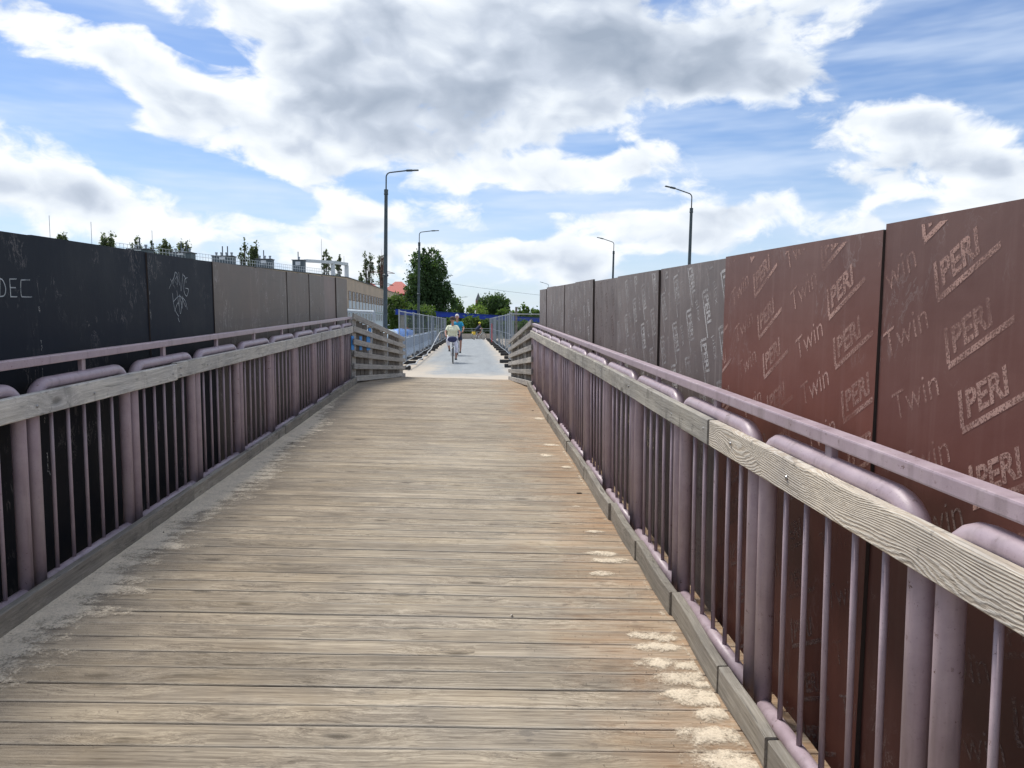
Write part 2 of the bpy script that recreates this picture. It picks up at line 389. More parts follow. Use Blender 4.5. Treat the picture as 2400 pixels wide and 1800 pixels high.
def _unused(): pass
def mauve_paint():
    m, t, b, o = mat_new('mauve_paint')
    c, rn, co = rnd_coord(t)
    n = t.noise(c, 9, 5, .65); n2 = t.noise(c, 90, 3, .6)
    cc = t.ramp(n, [(.3, (.37, .285, .325)), (.7, (.47, .375, .415))])
    cc = t.mix(t.m('MULTIPLY', t.smooth(n2, .60, .72), .35), cc, (.20, .14, .15))
    cc = t.mix(t.m('MULTIPLY', t.smooth(t.noise(c, 26, 4, .7), .66, .74), .5), cc, (.12, .075, .06))
    du = t.smooth(t.noise(t.vm('MULTIPLY', c, (3, 3, 1)), 2.5, 4, .6), .45, .7)
    cc = t.mix(t.m('MULTIPLY', du, .25), cc, (.45, .39, .37))
    t.set(b, 'Base Color', cc); t.set(b, 'Roughness', t.ramp(n, [(.3, .30), (.7, .52)]))
    ch = t.m('MULTIPLY', t.smooth(t.noise(c, 38, 5, .75), .625, .655), t.smooth(t.noise(c, 3.2, 3, .6), .46, .60))
    cc = t.mix(ch, cc, (.10, .045, .025))
    gw = t.node('ShaderNodeNewGeometry').outputs['Position']
    gr_ = t.smooth(t.noise(t.vm('MULTIPLY', gw, (14, 14, 1.5)), 1.0, 4, .65), .50, .72)
    cc = t.mix(t.m('MULTIPLY', gr_, .38), cc, (.15, .115, .11))
    t.set(b, 'Base Color', cc)
    bn = t.node('ShaderNodeBump', inp={'Strength': .30, 'Distance': .0015, 'Height': t.noise(c, 330, 3, .6)})
    t.set(b, 'Normal', bn.outputs[0]); return m
MAUVE = mauve_paint()
DECKW = wood('deck_wood', (.54, .475, .375), (.205, .172, .132), 0, deck=True)
GREYW = wood('weathered_wood', (.54, .52, .47), (.29, .275, .245), 1, stain=.55)
GREYL = wood('weathered_wood_pale', (.72, .70, .645), (.44, .425, .385), 1, stain=.30)
KERBW = wood('kerb_wood', (.38, .355, .31), (.21, .19, .16), 1, stain=.35)
FRESHW = wood('fresh_pine', (.66, .615, .54), (.56, .49, .40), 1, fresh=True)
WINGW = wood('wing_wood', (.52, .50, .47), (.27, .26, .24), 1, stain=.4)
PICKW = wood('picket_wood', (.23, .21, .19), (.12, .11, .10), 2, stain=.4)
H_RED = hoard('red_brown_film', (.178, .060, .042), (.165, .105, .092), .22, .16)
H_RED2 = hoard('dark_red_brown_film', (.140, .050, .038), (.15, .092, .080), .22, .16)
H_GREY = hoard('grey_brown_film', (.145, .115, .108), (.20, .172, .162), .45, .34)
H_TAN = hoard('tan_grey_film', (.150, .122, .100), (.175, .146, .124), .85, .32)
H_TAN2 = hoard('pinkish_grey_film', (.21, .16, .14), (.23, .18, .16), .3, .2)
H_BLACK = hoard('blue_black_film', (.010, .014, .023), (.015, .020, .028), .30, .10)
EDGE = simple('ply_edge', (.05, .035, .028), .8)
def chalk(name, col, dens=.5, sc=240):
    m, t, b, o = mat_new(name)
    co = t.node('ShaderNodeTexCoord').outputs['Object']
    a = t.noise(co, sc, 2, .7); a2 = t.noise(co, 3.0, 3, .6)
    f = t.smooth(t.m('ADD', a, t.m('MULTIPLY', t.m('SUBTRACT', a2, .5), .5)), dens - .06, dens + .08)
    tr = t.node('ShaderNodeBsdfTransparent')
    t.set(b, 'Base Color', (*col, 1)); t.set(b, 'Roughness', .8)
    mx = t.node('ShaderNodeMixShader', inp={0: t.m('MULTIPLY', t.m('ADD', t.m('MULTIPLY', f, .66), .22), t.ramp(a2, [(.36, .28), (.62, 1.0)])), 1: tr.outputs[0], 2: b.outputs[0]})
    t.l.new(mx.outputs[0], o.inputs[0]); return m
PRINT_R = chalk('worn_pink_print', (.50, .31, .26), .48, 130)
PRINT_G = chalk('worn_grey_print', (.50, .48, .47), .46, 110)
PRINT_F = chalk('faint_grey_print', (.17, .12, .11), .53, 90)
CHALKW = chalk('white_marker', (.72, .78, .80), .36, 200)
SCUFFW = chalk('white_scuff', (.55, .55, .52), .52, 90)
STEEL = simple('galvanised_steel', (.34, .37, .40), .5, .4, .15, 12)
WIRE = simple('fence_wire', (.16, .18, .20), .6, .2)
BOLT = simple('zinc_bolt', (.40, .40, .40), .35, .9)
DARKM = simple('lamp_post_paint', (.055, .075, .085), .5, .2, .3, 3, .1)
RUBBER = simple('black_rubber', (.035, .034, .033), .85, 0, .3, 20)
CONC = simple('pale_concrete', (.42, .36, .29), .9, 0, .15, 2, .3, 30)
BARR = simple('blue_grey_barrier', (.30, .37, .47), .7, 0, .12, 1.5, .1)
BARR2 = simple('pale_blue_barrier', (.45, .53, .62), .7, 0, .2, 3, .1)
BLUE = simple('blue_girder_paint', (.008, .045, .36), .7, 0, .2, .6)
TARPW = simple('pale_tarpaulin', (.52, .62, .68), .5, 0, .2, 3, .4, 5)
TARPB = simple('blue_tarpaulin', (.06, .20, .55), .45, 0, .2, 3, .3, 6)
SIGNB = simple('bright_blue_sheet', (.03, .27, .72), .5)

# ------------------------------------------------------------------ levels
SL, TILT = .02865, .033
Z0 = EYE - 1.598
YEND, YDECK = 14.3, 16.3
def zd(x, y):
    yy = min(y, YEND) + .25 * max(0, y - YEND)
    return Z0 + SL * yy - TILT * x

# ------------------------------------------------------------------ setting
def ground_mat():
    m, t, b, o = mat_new('river_bank_ground')
    g = t.node('ShaderNodeNewGeometry').outputs['Position']
    n = t.noise(g, .05, 6, .6); n2 = t.noise(g, .8, 5, .7)
    c = t.mix(t.smooth(n, .42, .6), (.05, .075, .025), (.12, .115, .09))
    c = t.mix(1.0, c, t.ramp(n2, [(.3, .6), (.7, 1.4)]), 'MULTIPLY')
    t.set(b, 'Base Color', c); t.set(b, 'Roughness', .95)
    return m
structure(MB().add([(-3000, -600, -7), (3000, -600, -7), (3000, 5000, -7), (-3000, 5000, -7)], [(0, 1, 2, 3)]).build('ground', ground_mat()))
def asphalt_mat():
    m, t, b, o = mat_new('pale_asphalt')
    g = t.node('ShaderNodeNewGeometry').outputs['Position']; s = t.node('ShaderNodeSeparateXYZ', inp={0: g})
    n = t.noise(g, 1.1, 6, .7); f = t.noise(g, 55, 3, .7); st = t.noise(t.vm('MULTIPLY', g, (2.5, .25, 1)), 1.0, 5, .65)
    c = t.ramp(f, [(.3, (.215, .235, .245)), (.7, (.325, .345, .355))])
    c = t.mix(1.0, c, t.ramp(st, [(.3, .88), (.7, 1.1)]), 'MULTIPLY')
    # blown sand along both edges and at the foot of the ramp
    ex = t.m('ABSOLUTE', t.m('ADD', s.outputs[0], .36)); e = t.m('ADD', ex, t.m('MULTIPLY', t.m('SUBTRACT', n, .5), 1.5))
    sm = t.smooth(e, 1.15, 1.85)
    e2 = t.m('ADD', s.outputs[1], t.m('MULTIPLY', t.m('SUBTRACT', n, .5), 5)); s2 = t.smooth(e2, 24.3, 21.8)
    lf = t.m('ADD', t.m('MULTIPLY', s.outputs[0], 1.0), t.m('MULTIPLY', t.m('SUBTRACT', n, .5), 2.2))
    s3 = t.m('MULTIPLY', t.smooth(lf, -.7, -1.7), t.smooth(s.outputs[1], 33, 25))
    sa = t.m('MAXIMUM', t.m('MAXIMUM', sm, s2), s3)
    c = t.mix(t.m('MULTIPLY', sa, .9), c, (.50, .43, .34))
    t.set(b, 'Base Color', c); t.set(b, 'Roughness', .9)
    bn = t.node('ShaderNodeBump', inp={'Strength': .5, 'Distance': .006, 'Height': f}); t.set(b, 'Normal', bn.outputs[0])
    return m
ASPH = asphalt_mat()
sl = MB(); sl.box(-8, 19, YDECK - .1, 76, -1.0, -.02); structure(sl.build('bridge_slab', CONC))
sl = MB(); sl.box(-8, 19, -12, YDECK - .102, -1.3, -.62); structure(sl.build('lower_bridge_slab', CONC))
pa = MB(); N = 60
pa.add([(-3.2, 21.3, 0), (2.9, 21.3, 0), (2.9, 76, 0), (-3.2, 76, 0)], [(0, 1, 2, 3)]); 
structure(pa.build('path', ASPH))
rp = MB(); rp.add([(-2.2, YDECK + .01, zd(-2.2, YDECK) - .02), (1.4, YDECK + .01, zd(1.4, YDECK) - .02), (2.0, 21.3, 0), (-3.0, 21.3, 0),
                   (-2.2, YDECK + .01, -.5), (1.4, YDECK + .01, -.5)], [(0, 1, 2, 3), (4, 5, 1, 0)])
structure(rp.build('ramp', ASPH))
SEGW = .145
# ---- boardwalk and its planks
bw = bpy.data.objects.new('boardwalk', None); COL.objects.link(bw); structure(bw)
def plank_mesh(sd):
    rr = random.Random(sd)
    L0, L1 = -2.34, 1.26; hw = SEGW / 2 - .0022 - rr.uniform(0, .0012); th = .032
    prof = [(-hw, -th), (-hw, -.006), (-hw + .0025, -.0018), (-hw + .007, 0), (0, .0006), (hw - .007, 0), (hw - .0025, -.0018), (hw, -.006), (hw, -th)]
    me = MB(); n = 13; k = len(prof); b0 = 0
    bow = rr.uniform(-.0015, .0015); ph = rr.uniform(0, 6)
    for i in range(n):
        x = L0 + (L1 - L0) * i / (n - 1)
        for (y, z) in prof:
            me.v.append((x, y + .0012 * math.sin(i * .9 + ph), z + bow * math.cos((i / (n - 1) - .5) * 3) + .0008 * math.sin(i * 1.7 + ph)))
    for i in range(n - 1):
        for j in range(k - 1):
            me.f.append([i * k + j + 1, i * k + j, (i + 1) * k + j, (i + 1) * k + j + 1]); me.mi.append(0)
    me.f.append(list(range(k))); me.mi.append(0); me.f.append([(n - 1) * k + j for j in range(k)][::-1]); me.mi.append(0)
    return me.mesh('plank')
PM = [plank_mesh(i) for i in range(7)]
y = -1.2; i = 0
while y < YDECK - .05:
    z = zd(0, y) + random.uniform(-.0014, .0014)
    o = link('plank', PM[(i * 3 + random.randrange(3)) % 7], DECKW, bw, (0, y, z))
    sl_ = SL if y < YEND else SL * .25
    o.rotation_euler = (math.atan(sl_) + random.uniform(-.005, .005), math.atan(TILT), R(-.9) * min(1, max(0, (15.5 - y) / 10)) + random.uniform(-.0006, .0006))
    y += SEGW * (1 if y < YEND + .3 else 1); i += 1
jo = MB()
for x in (-2.2, -1.5, -.6, .3, 1.1):
    jo.add([(x - .04, -1.3, zd(x, -1.3) - .036), (x + .04, -1.3, zd(x, -1.3) - .036), (x + .04, YEND, zd(x, YEND) - .036), (x - .04, YEND, zd(x, YEND) - .036),
            (x - .04, -1.3, zd(x, -1.3) - .2), (x + .04, -1.3, zd(x, -1.3) - .2), (x + .04, YEND, zd(x, YEND) - .2), (x - .04, YEND, zd(x, YEND) - .2)],
           [(0, 1, 2, 3), (4, 7, 6, 5), (0, 4, 5, 1), (2, 6, 7, 3), (1, 5, 6, 2), (0, 3, 7, 4)])
jo.build('joist', KERBW, bw)
und = MB(); und.add([(-2.3, -1.3, zd(-2.3, -1.3) - .05), (1.3, -1.3, zd(1.3, -1.3) - .05), (1.3, YDECK, zd(1.3, YDECK) - .05), (-2.3, YDECK, zd(-2.3, YDECK) - .05)], [(0, 1, 2, 3)])
und.build('underlay', simple('dark_underlay', (.03, .027, .022), .95), bw)

def plate(name, mat, a, b, thick, h0, h1, nrm, parent, n=8, warp=.004, bev=.004, hfun=None, seed=0):
    """a long sawn board standing on edge between a and b (points on the deck line); mesh is local with Y along the board"""
    a, b = Vector(a), Vector(b); L = (b - a).length
    rr = random.Random(seed); p1, p2 = rr.uniform(0, 9), rr.uniform(0, 9)
    m = MB()
    for i in range(n + 1):
        t = i / n; w1 = warp * math.sin(t * 5 + p1); w2 = warp * math.sin(t * 4 + p2)
        hh0, hh1 = (h0, h1) if hfun is None else hfun(t)
        for (x, z) in ((-thick / 2, hh0 + bev), (-thick / 2, hh1 - bev), (-thick / 2 + bev, hh1), (thick / 2 - bev, hh1), (thick / 2, hh1 - bev), (thick / 2, hh0 + bev), (thick / 2 - bev, hh0), (-thick / 2 + bev, hh0)):
            m.v.append((x + w1, t * L, z + w2))
    for i in range(n):
        for j in range(8):
            k = (j + 1) % 8
            m.f.append([i * 8 + j, i * 8 + k, (i + 1) * 8 + k, (i + 1) * 8 + j]); m.mi.append(0)
    m.f.append(list(range(8))[::-1]); m.mi.append(0); m.f.append([n * 8 + j for j in range(8)]); m.mi.append(0)
    o = m.build(name, mat, parent)
    d = (b - a).normalized(); up = Vector((0, 0, 1)); x = d.cross(up).normalized(); u2 = x.cross(d)
    o.matrix_local = Matrix(((x.x, d.x, u2.x, a.x), (x.y, d.y, u2.y, a.y), (x.z, d.z, u2.z, a.z), (0, 0, 0, 1)))
    return o
# ---- kerb boards
rk = random.Random(3)
def kerb(x, sgn, ys, dh):
    for i in range(len(ys) - 1):
        y0, y1 = ys[i], ys[i + 1]; h = dh + rk.uniform(-.010, .010)
        xx = x + sgn * (.0225) + rk.uniform(-.004, .004)
        sh = rk.uniform(.0, .014) * (1 if sgn > 0 else .25)
        plate('kerb_board', KERBW, (xx, y0 + .003, zd(x, y0) + sh * 0), (xx + sgn * sh, y1 - .003, zd(x, y1)), .045, .003, h, 0, bw, seed=i + 40)
kerb(-2.125, -1, [-1.0, 2.1, 5.9, 8.8, 11.7, YEND], .115)
kerb(1.015, 1, [-.9, .9, 2.0, 2.52, 3.05, 3.85, 4.7, 5.6, 6.9, 8.2, 10.2, 12.2, YEND], .125)

# ------------------------------------------------------------------ railings
def frame_path(Lh, zt, r, zb):
    """inverted U with rounded corners in the Y-Z plane (sheared with the slope of the deck)"""
    pts = [Vector((0, -Lh, zb)), Vector((0, -Lh, zt - r))]
    for k in range(1, 7):
        t = math.pi / 2 * k / 6; pts.append(Vector((0, -Lh + r - r * math.cos(t), zt - r + r * math.sin(t))))
    pts += [Vector((0, y_, zt)) for y_ in (-.2, .2)]
    for k in range(0, 7):
        t = math.pi / 2 * (1 - k / 6); pts.append(Vector((0, Lh - r + r * math.cos(t), zt - r + r * math.sin(t))))
    pts.append(Vector((0, Lh, zb)))
    for p in pts[1:-1]:
        pass
    return [Vector((p.x, p.y, p.z + (SL * p.y))) for p in pts]
def railing(x, pitch, ycs, y0, y1, label, sgn, boards, zl=1.14, hb=1.214):
    t = thing('railing', label, 'railing', (x, 0, 0))
    Lh = (pitch - .12) / 2; rt = .0345
    fm = MB().tube(frame_path(Lh, zl - rt, .13, -.16), rt, 16).mesh('railing_frame'); fm.materials.append(MAUVE)
    bm_ = MB().tube([(0, -Lh + .02, .05 - SL * Lh), (0, Lh - .02, .05 + SL * Lh)], .031, 14).mesh('bottom_rail'); bm_.materials.append(MAUVE)
    sm = MB().tube([(0, 0, .05), (0, 0, 1.09)], .0105, 8).mesh('baluster'); sm.materials.append(MAUVE)
    pm = bevel_mesh(MB().box(-.012, .012, -.022, .022, zl - .006, hb - .0215).mesh('stub_post'), .002); pm.materials.append(MAUVE)
    wm = MB().lathe([(.0335, 0), (.037, .006), (.0335, .012)], n=14).mesh('weld')
    for me in (fm, bm_, sm): me.polygons.foreach_set('use_smooth', [True] * len(me.polygons))
    for yc in ycs:
        f = link('railing_frame', fm, None, t, (0, yc, zd(x, yc)))
        link('bottom_rail', bm_, None, f)
        for k in range(5):
            yy = -Lh + 2 * Lh * (k + 1) / 6
            bo = link('baluster', sm, None, f, (0, yy, SL * yy)); bo.rotation_euler = (random.uniform(-.003, .003), random.uniform(-.003, .003), 0)
        link('stub_post', pm, None, f)
    a = Vector((0, y0, zd(x, y0) + hb)); b = Vector((0, y1, zd(x, y1) + hb))
    hm = MB().bar(a, b, .058, .045).mesh('handrail'); bevel_mesh(hm, .006, 2)
    link('handrail', hm, MAUVE, t)
    xb = -sgn * (.032 + .022)
    for (ya, yb, mt, hh) in boards:
        o = plate('rail_board', mt, (xb, ya, zd(x, ya)), (xb, yb, zd(x, yb)), .04, .965 + hh, 1.083 + hh, 0, t, n=14, warp=.0035, seed=int(ya * 10))
        k = ya + .06
        while k < yb:
            for bz in ((1.022,) if random.random() < .7 else (1.045, 1.0)):
                c = Vector((-sgn * .0215, k - ya, bz + random.uniform(-.012, .012) + hh))
                M = Matrix.Translation(c) @ Matrix.Rotation(-sgn * math.pi / 2, 4, 'Y')
                bo = MB().lathe([(.0, .004), (.006, .0035), (.0085, 0.0)], n=10, M=M).build('bolt', BOLT, o)
            k += pitch / 2 if random.random() < .5 else pitch
    return t
RL = railing(-2.255, 1.175, [4.56 + 1.175 * k for k in range(-4, 9)], -.9, YEND + .2, 'mauve steel railing with rounded loop frames on the left, in front of the black hoarding', -1,
        [(-.9, 2.15, GREYL, -.027), (2.16, 5.83, GREYL, -.027), (5.84, 11.3, GREYL, -.023), (11.31, YEND + .1, GREYL, -.025)], 1.122, 1.211)
RR_ = railing(1.145, 1.145, [2.37 + 1.145 * k for k in range(-3, 11)], -1.5, YEND - .1, 'mauve steel railing with rounded loop frames on the right, below the PERI hoarding', 1,
        [(-1.5, 3.44, FRESHW, .018), (3.45, 8.70, GREYW, .020), (8.71, YEND - .1, GREYW, .012)], 1.146, 1.205)

# ------------------------------------------------------------------ hoardings
_txt = {}
def text_geo(s, size, shear=0.0, bold=0.0):
    key = (s, size, shear, bold)
    if key in _txt: return _txt[key]
    cu = bpy.data.curves.new('t', 'FONT'); cu.body = s; cu.size = size; cu.shear = shear; cu.offset = bold; cu.resolution_u = 3
    ob = bpy.data.objects.new('t', cu); COL.objects.link(ob)
    dg = bpy.context.evaluated_depsgraph_get(); me = bpy.data.meshes.new_from_object(ob.evaluated_get(dg))
    r = ([(v.co.x, v.co.y) for v in me.vertices], [list(p.vertices) for p in me.polygons])
    bpy.data.objects.remove(ob); bpy.data.curves.remove(cu); bpy.data.meshes.remove(me)
    _txt[key] = r; return r
def place2d(mb, geo, ox, oy, ang, z):
    ca, sa = math.cos(ang), math.sin(ang)
    mb.add([(ox + x * ca - y * sa, oy + x * sa + y * ca, z) for x, y in geo[0]], geo[1])
def logo_geo():
    k = 'logo'
    if k in _txt: return _txt[k]
    v, f = text_geo('PERI', .097, .25, .003); v = [(x * 1.0, y) for x, y in v]; f = [list(q) for q in f]
    sx, T, H, L = .036, .017, .093, .235
    x0, y0 = -sx, -.034
    def q(pts):
        b = len(v); v.extend(pts); f.append([b, b + 1, b + 2, b + 3])
    q([(x0, y0), (x0 + L + .05, y0), (x0 + L + .055, y0 + T), (x0 + T * .4, y0 + T)])
    q([(x0, y0 + T), (x0 + T, y0 + T), (x0 + T + (H + .02) * .25, y0 + H + .02), (x0 + (H + .02) * .25, y0 + H + .02)])
    _txt[k] = (v, f); return _txt[k]
def clip(me, x0, x1, y0, y1):
    bm = bmesh.new(); bm.from_mesh(me)
    for co, no in (((x0, 0, 0), (-1, 0, 0)), ((x1, 0, 0), (1, 0, 0)), ((0, y0, 0), (0, -1, 0)), ((0, y1, 0), (0, 1, 0))):
        bmesh.ops.bisect_plane(bm, geom=bm.verts[:] + bm.edges[:] + bm.faces[:], plane_co=co, plane_no=no, clear_outer=True)
    bm.to_mesh(me); bm.free(); return me
def ribbon(mb, pts, wd, z):
    pts = [Vector((p[0], p[1])) for p in pts]
    for a, b in zip(pts, pts[1:]):
        d = (b - a); 
        if d.length < 1e-5: continue
        d.normalize(); n = Vector((-d.y, d.x)) * wd / 2; a2 = a - d * wd * .3; b2 = b + d * wd * .3
        mb.add([(a2.x - n.x, a2.y - n.y, z), (b2.x - n.x, b2.y - n.y, z), (b2.x + n.x, b2.y + n.y, z), (a2.x + n.x, a2.y + n.y, z)], [(0, 1, 2, 3)])
def curve2(pts, n=6):
    out = []
    P_ = [Vector((p[0], p[1])) for p in pts]; P_ = [P_[0]] + P_ + [P_[-1]]
    for i in range(1, len(P_) - 2):
        for k in range(n):
            t = k / n
            out.append(.5 * ((2 * P_[i]) + (-P_[i - 1] + P_[i + 1]) * t + (2 * P_[i - 1] - 5 * P_[i] + 4 * P_[i + 1] - P_[i + 2]) * t * t + (-P_[i - 1] + 3 * P_[i] - 3 * P_[i + 1] + P_[i + 2]) * t ** 3))
    out.append(P_[-2]); return out
ZB = -.10
def panel(par, side, xw, ya, yb, mat, top=1.875, proud=0.0, lean=0.0, label=None):
    """side +1: right hand hoarding (local x runs towards the viewer), -1: left hand (local x runs away). ya<yb"""
    W = (yb - ya) - .004; th = .021
    m = MB()
    nx = 6
    for k in (0, 1):
        for i in range(nx + 1):
            for hh in (ZB, top):
                bulge = 0
                m.v.append((W * i / nx, hh, (0 if k else -th) + bulge))
    nn = (nx + 1) * 2
    for i in range(nx):
        a = i * 2
        m.f.append([nn + a, nn + a + 2, nn + a + 3, nn + a + 1]); m.mi.append(0)
        m.f.append([a, a + 1, a + 3, a + 2]); m.mi.append(1)
        m.f.append([a + 1, nn + a + 1, nn + a + 3, a + 3]); m.mi.append(1)
        m.f.append([a, a + 2, nn + a + 2, nn + a]); m.mi.append(1)
    m.f.append([0, nn, nn + 1, 1]); m.mi.append(1)
    e = nx * 2; m.f.append([e, e + 1, nn + e + 1, nn + e]); m.mi.append(1)
    o = link('hoarding_panel', m.mesh('hoarding_panel'), [mat, EDGE], par)
    y_o = yb - .002 if side > 0 else ya + .002
    c, s = math.cos(math.atan(SL)), math.sin(math.atan(SL))
    if side > 0: X, Yv, Zv = Vector((0, -c, -s)), Vector((0, -s, c)), Vector((-1, 0, 0))
    else: X, Yv, Zv = Vector((0, c, s)), Vector((0, -s, c)), Vector((1, 0, 0))
    org = Vector((xw, y_o, zd(xw, y_o))) + Zv * proud
    M = Matrix(((X.x, Yv.x, Zv.x, org.x), (X.y, Yv.y, Zv.y, org.y), (X.z, Yv.z, Zv.z, org.z), (0, 0, 0, 1)))
    o.matrix_local = M @ Matrix.Rotation(lean, 4, 'X')
    if label: o['label'] = label
    return o, W
def bulge(x, W): return .004 * math.sin(x / W * math.pi) + .0012
def stamps(o, W, mat, ang, word, sizew, dx, dy, x0, y0, logo=True, top=1.86, flip=False):
    mb = MB(); rr = random.Random(int(W * 1000 + x0 * 77))
    col = 0; x = x0; sl = .40 if 'Twin' in word else .0
    while x < W + .5:
        y = y0 + col * .055 + rr.uniform(-.03, .03) - .6
        while y < 2.2:
            jx, jy = rr.uniform(-.008, .008), rr.uniform(-.008, .008)
            mb = MB(); word_ = col % 2 == 0 or not logo
            if word_: place2d(mb, text_geo(word, sizew, .12, -.001), x + jx + (1.5 - y) * sl, y + jy, ang, 0.0012)
            else: place2d(mb, logo_geo(), x + jx + (1.5 - y) * sl, y + jy, ang + .04, 0.0012)
            me = clip(mb.mesh('printed_word'), .006, W - .006, ZB + .02, top)
            if len(me.polygons): link('printed_word' if word_ else 'printed_logo', me, mat if y > .95 else PRINT_F, o)
            else: bpy.data.meshes.remove(me)
            y += dy
        x += dx; col += 1

XR, XLP = 1.32, -2.42
HR = thing('hoarding', 'tall right-hand hoarding of brown film-faced plywood sheets printed with PERI and Twin', 'hoarding', (0, 0, 0))
HRP = [(-1.7, .32, H_RED2, 0), (.32, 2.46, H_RED2, 0.0), (2.46, 3.99, H_RED, .016), (3.99, 5.40, H_GREY, 0), (5.40, 6.92, H_GREY, .012), (6.92, 8.28, H_GREY, 0), (8.28, 9.7, H_GREY, .018),
       (9.7, 11.0, H_GREY, 0), (11.0, 12.35, H_GREY, .006), (12.35, 13.65, H_GREY, 0), (13.65, 14.95, H_GREY, .010)]
tops = [1.88, 1.885, 1.868, 1.862, 1.858, 1.852, 1.872, 1.87, 1.868, 1.875, 1.865]
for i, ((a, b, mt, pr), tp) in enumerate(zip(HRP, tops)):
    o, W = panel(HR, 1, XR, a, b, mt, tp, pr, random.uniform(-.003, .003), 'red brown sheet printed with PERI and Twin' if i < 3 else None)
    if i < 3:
        # anchor the columns of print as in the photograph (x measured towards the viewer from the far edge)
        stamps(o, W, PRINT_R, R(27), 'Twin', .125, .36, .178, {0: .1, 1: .02, 2: -.55}[i], .02 + .07 * i, True, tp - .02)
    elif i < 6:
        stamps(o, W, PRINT_G if i < 5 else PRINT_F, R(-66), 'plex' , .085, .16, .29, -.1, .05 * i, True, tp - .02)
    else:
        stamps(o, W, PRINT_G, R(-66), 'plex', .085, .17, .30, -.1, .06 * i, True, tp - .02)
    if i == 4:
        mb = MB(); rr = random.Random(5)
        for k in range(60):
            x = rr.uniform(.03, W - .05); yv = rr.uniform(.58, .70); ribbon(mb, [(x, yv), (x + rr.uniform(.02, .3), yv + rr.uniform(-.02, .02))], rr.uniform(.01, .035), .0012 + k * 1e-5)
        me = clip(mb.mesh('torn_edge'), .02, W - .02, .3, 1.5); stuff(link('torn_edge', me, chalk('bare_ply_scuff', (.42, .36, .26), .5, 40), o))
HL = thing('hoarding', 'tall left-hand hoarding of blue-black and grey plywood sheets with white marker scribbles', 'hoarding', (0, 0, 0))
HLP = [(-1.5, -.02, H_BLACK, 0), (-.02, 1.44, H_BLACK, .0), (1.44, 2.9, H_BLACK, .0), (2.9, 4.47, H_BLACK, .002), (4.47, 5.96, H_BLACK, 0), (5.96, 7.40, H_BLACK, .004), (7.40, 8.92, H_TAN, .014), (8.92, 10.32, H_TAN, .0),
       (10.32, 11.0, H_TAN, .004), (11.0, 11.7, H_TAN, 0), (11.7, 12.85, H_TAN, .008), (12.85, 14.0, H_TAN2, -.012), (14.0, 15.2, H_TAN, .006)]
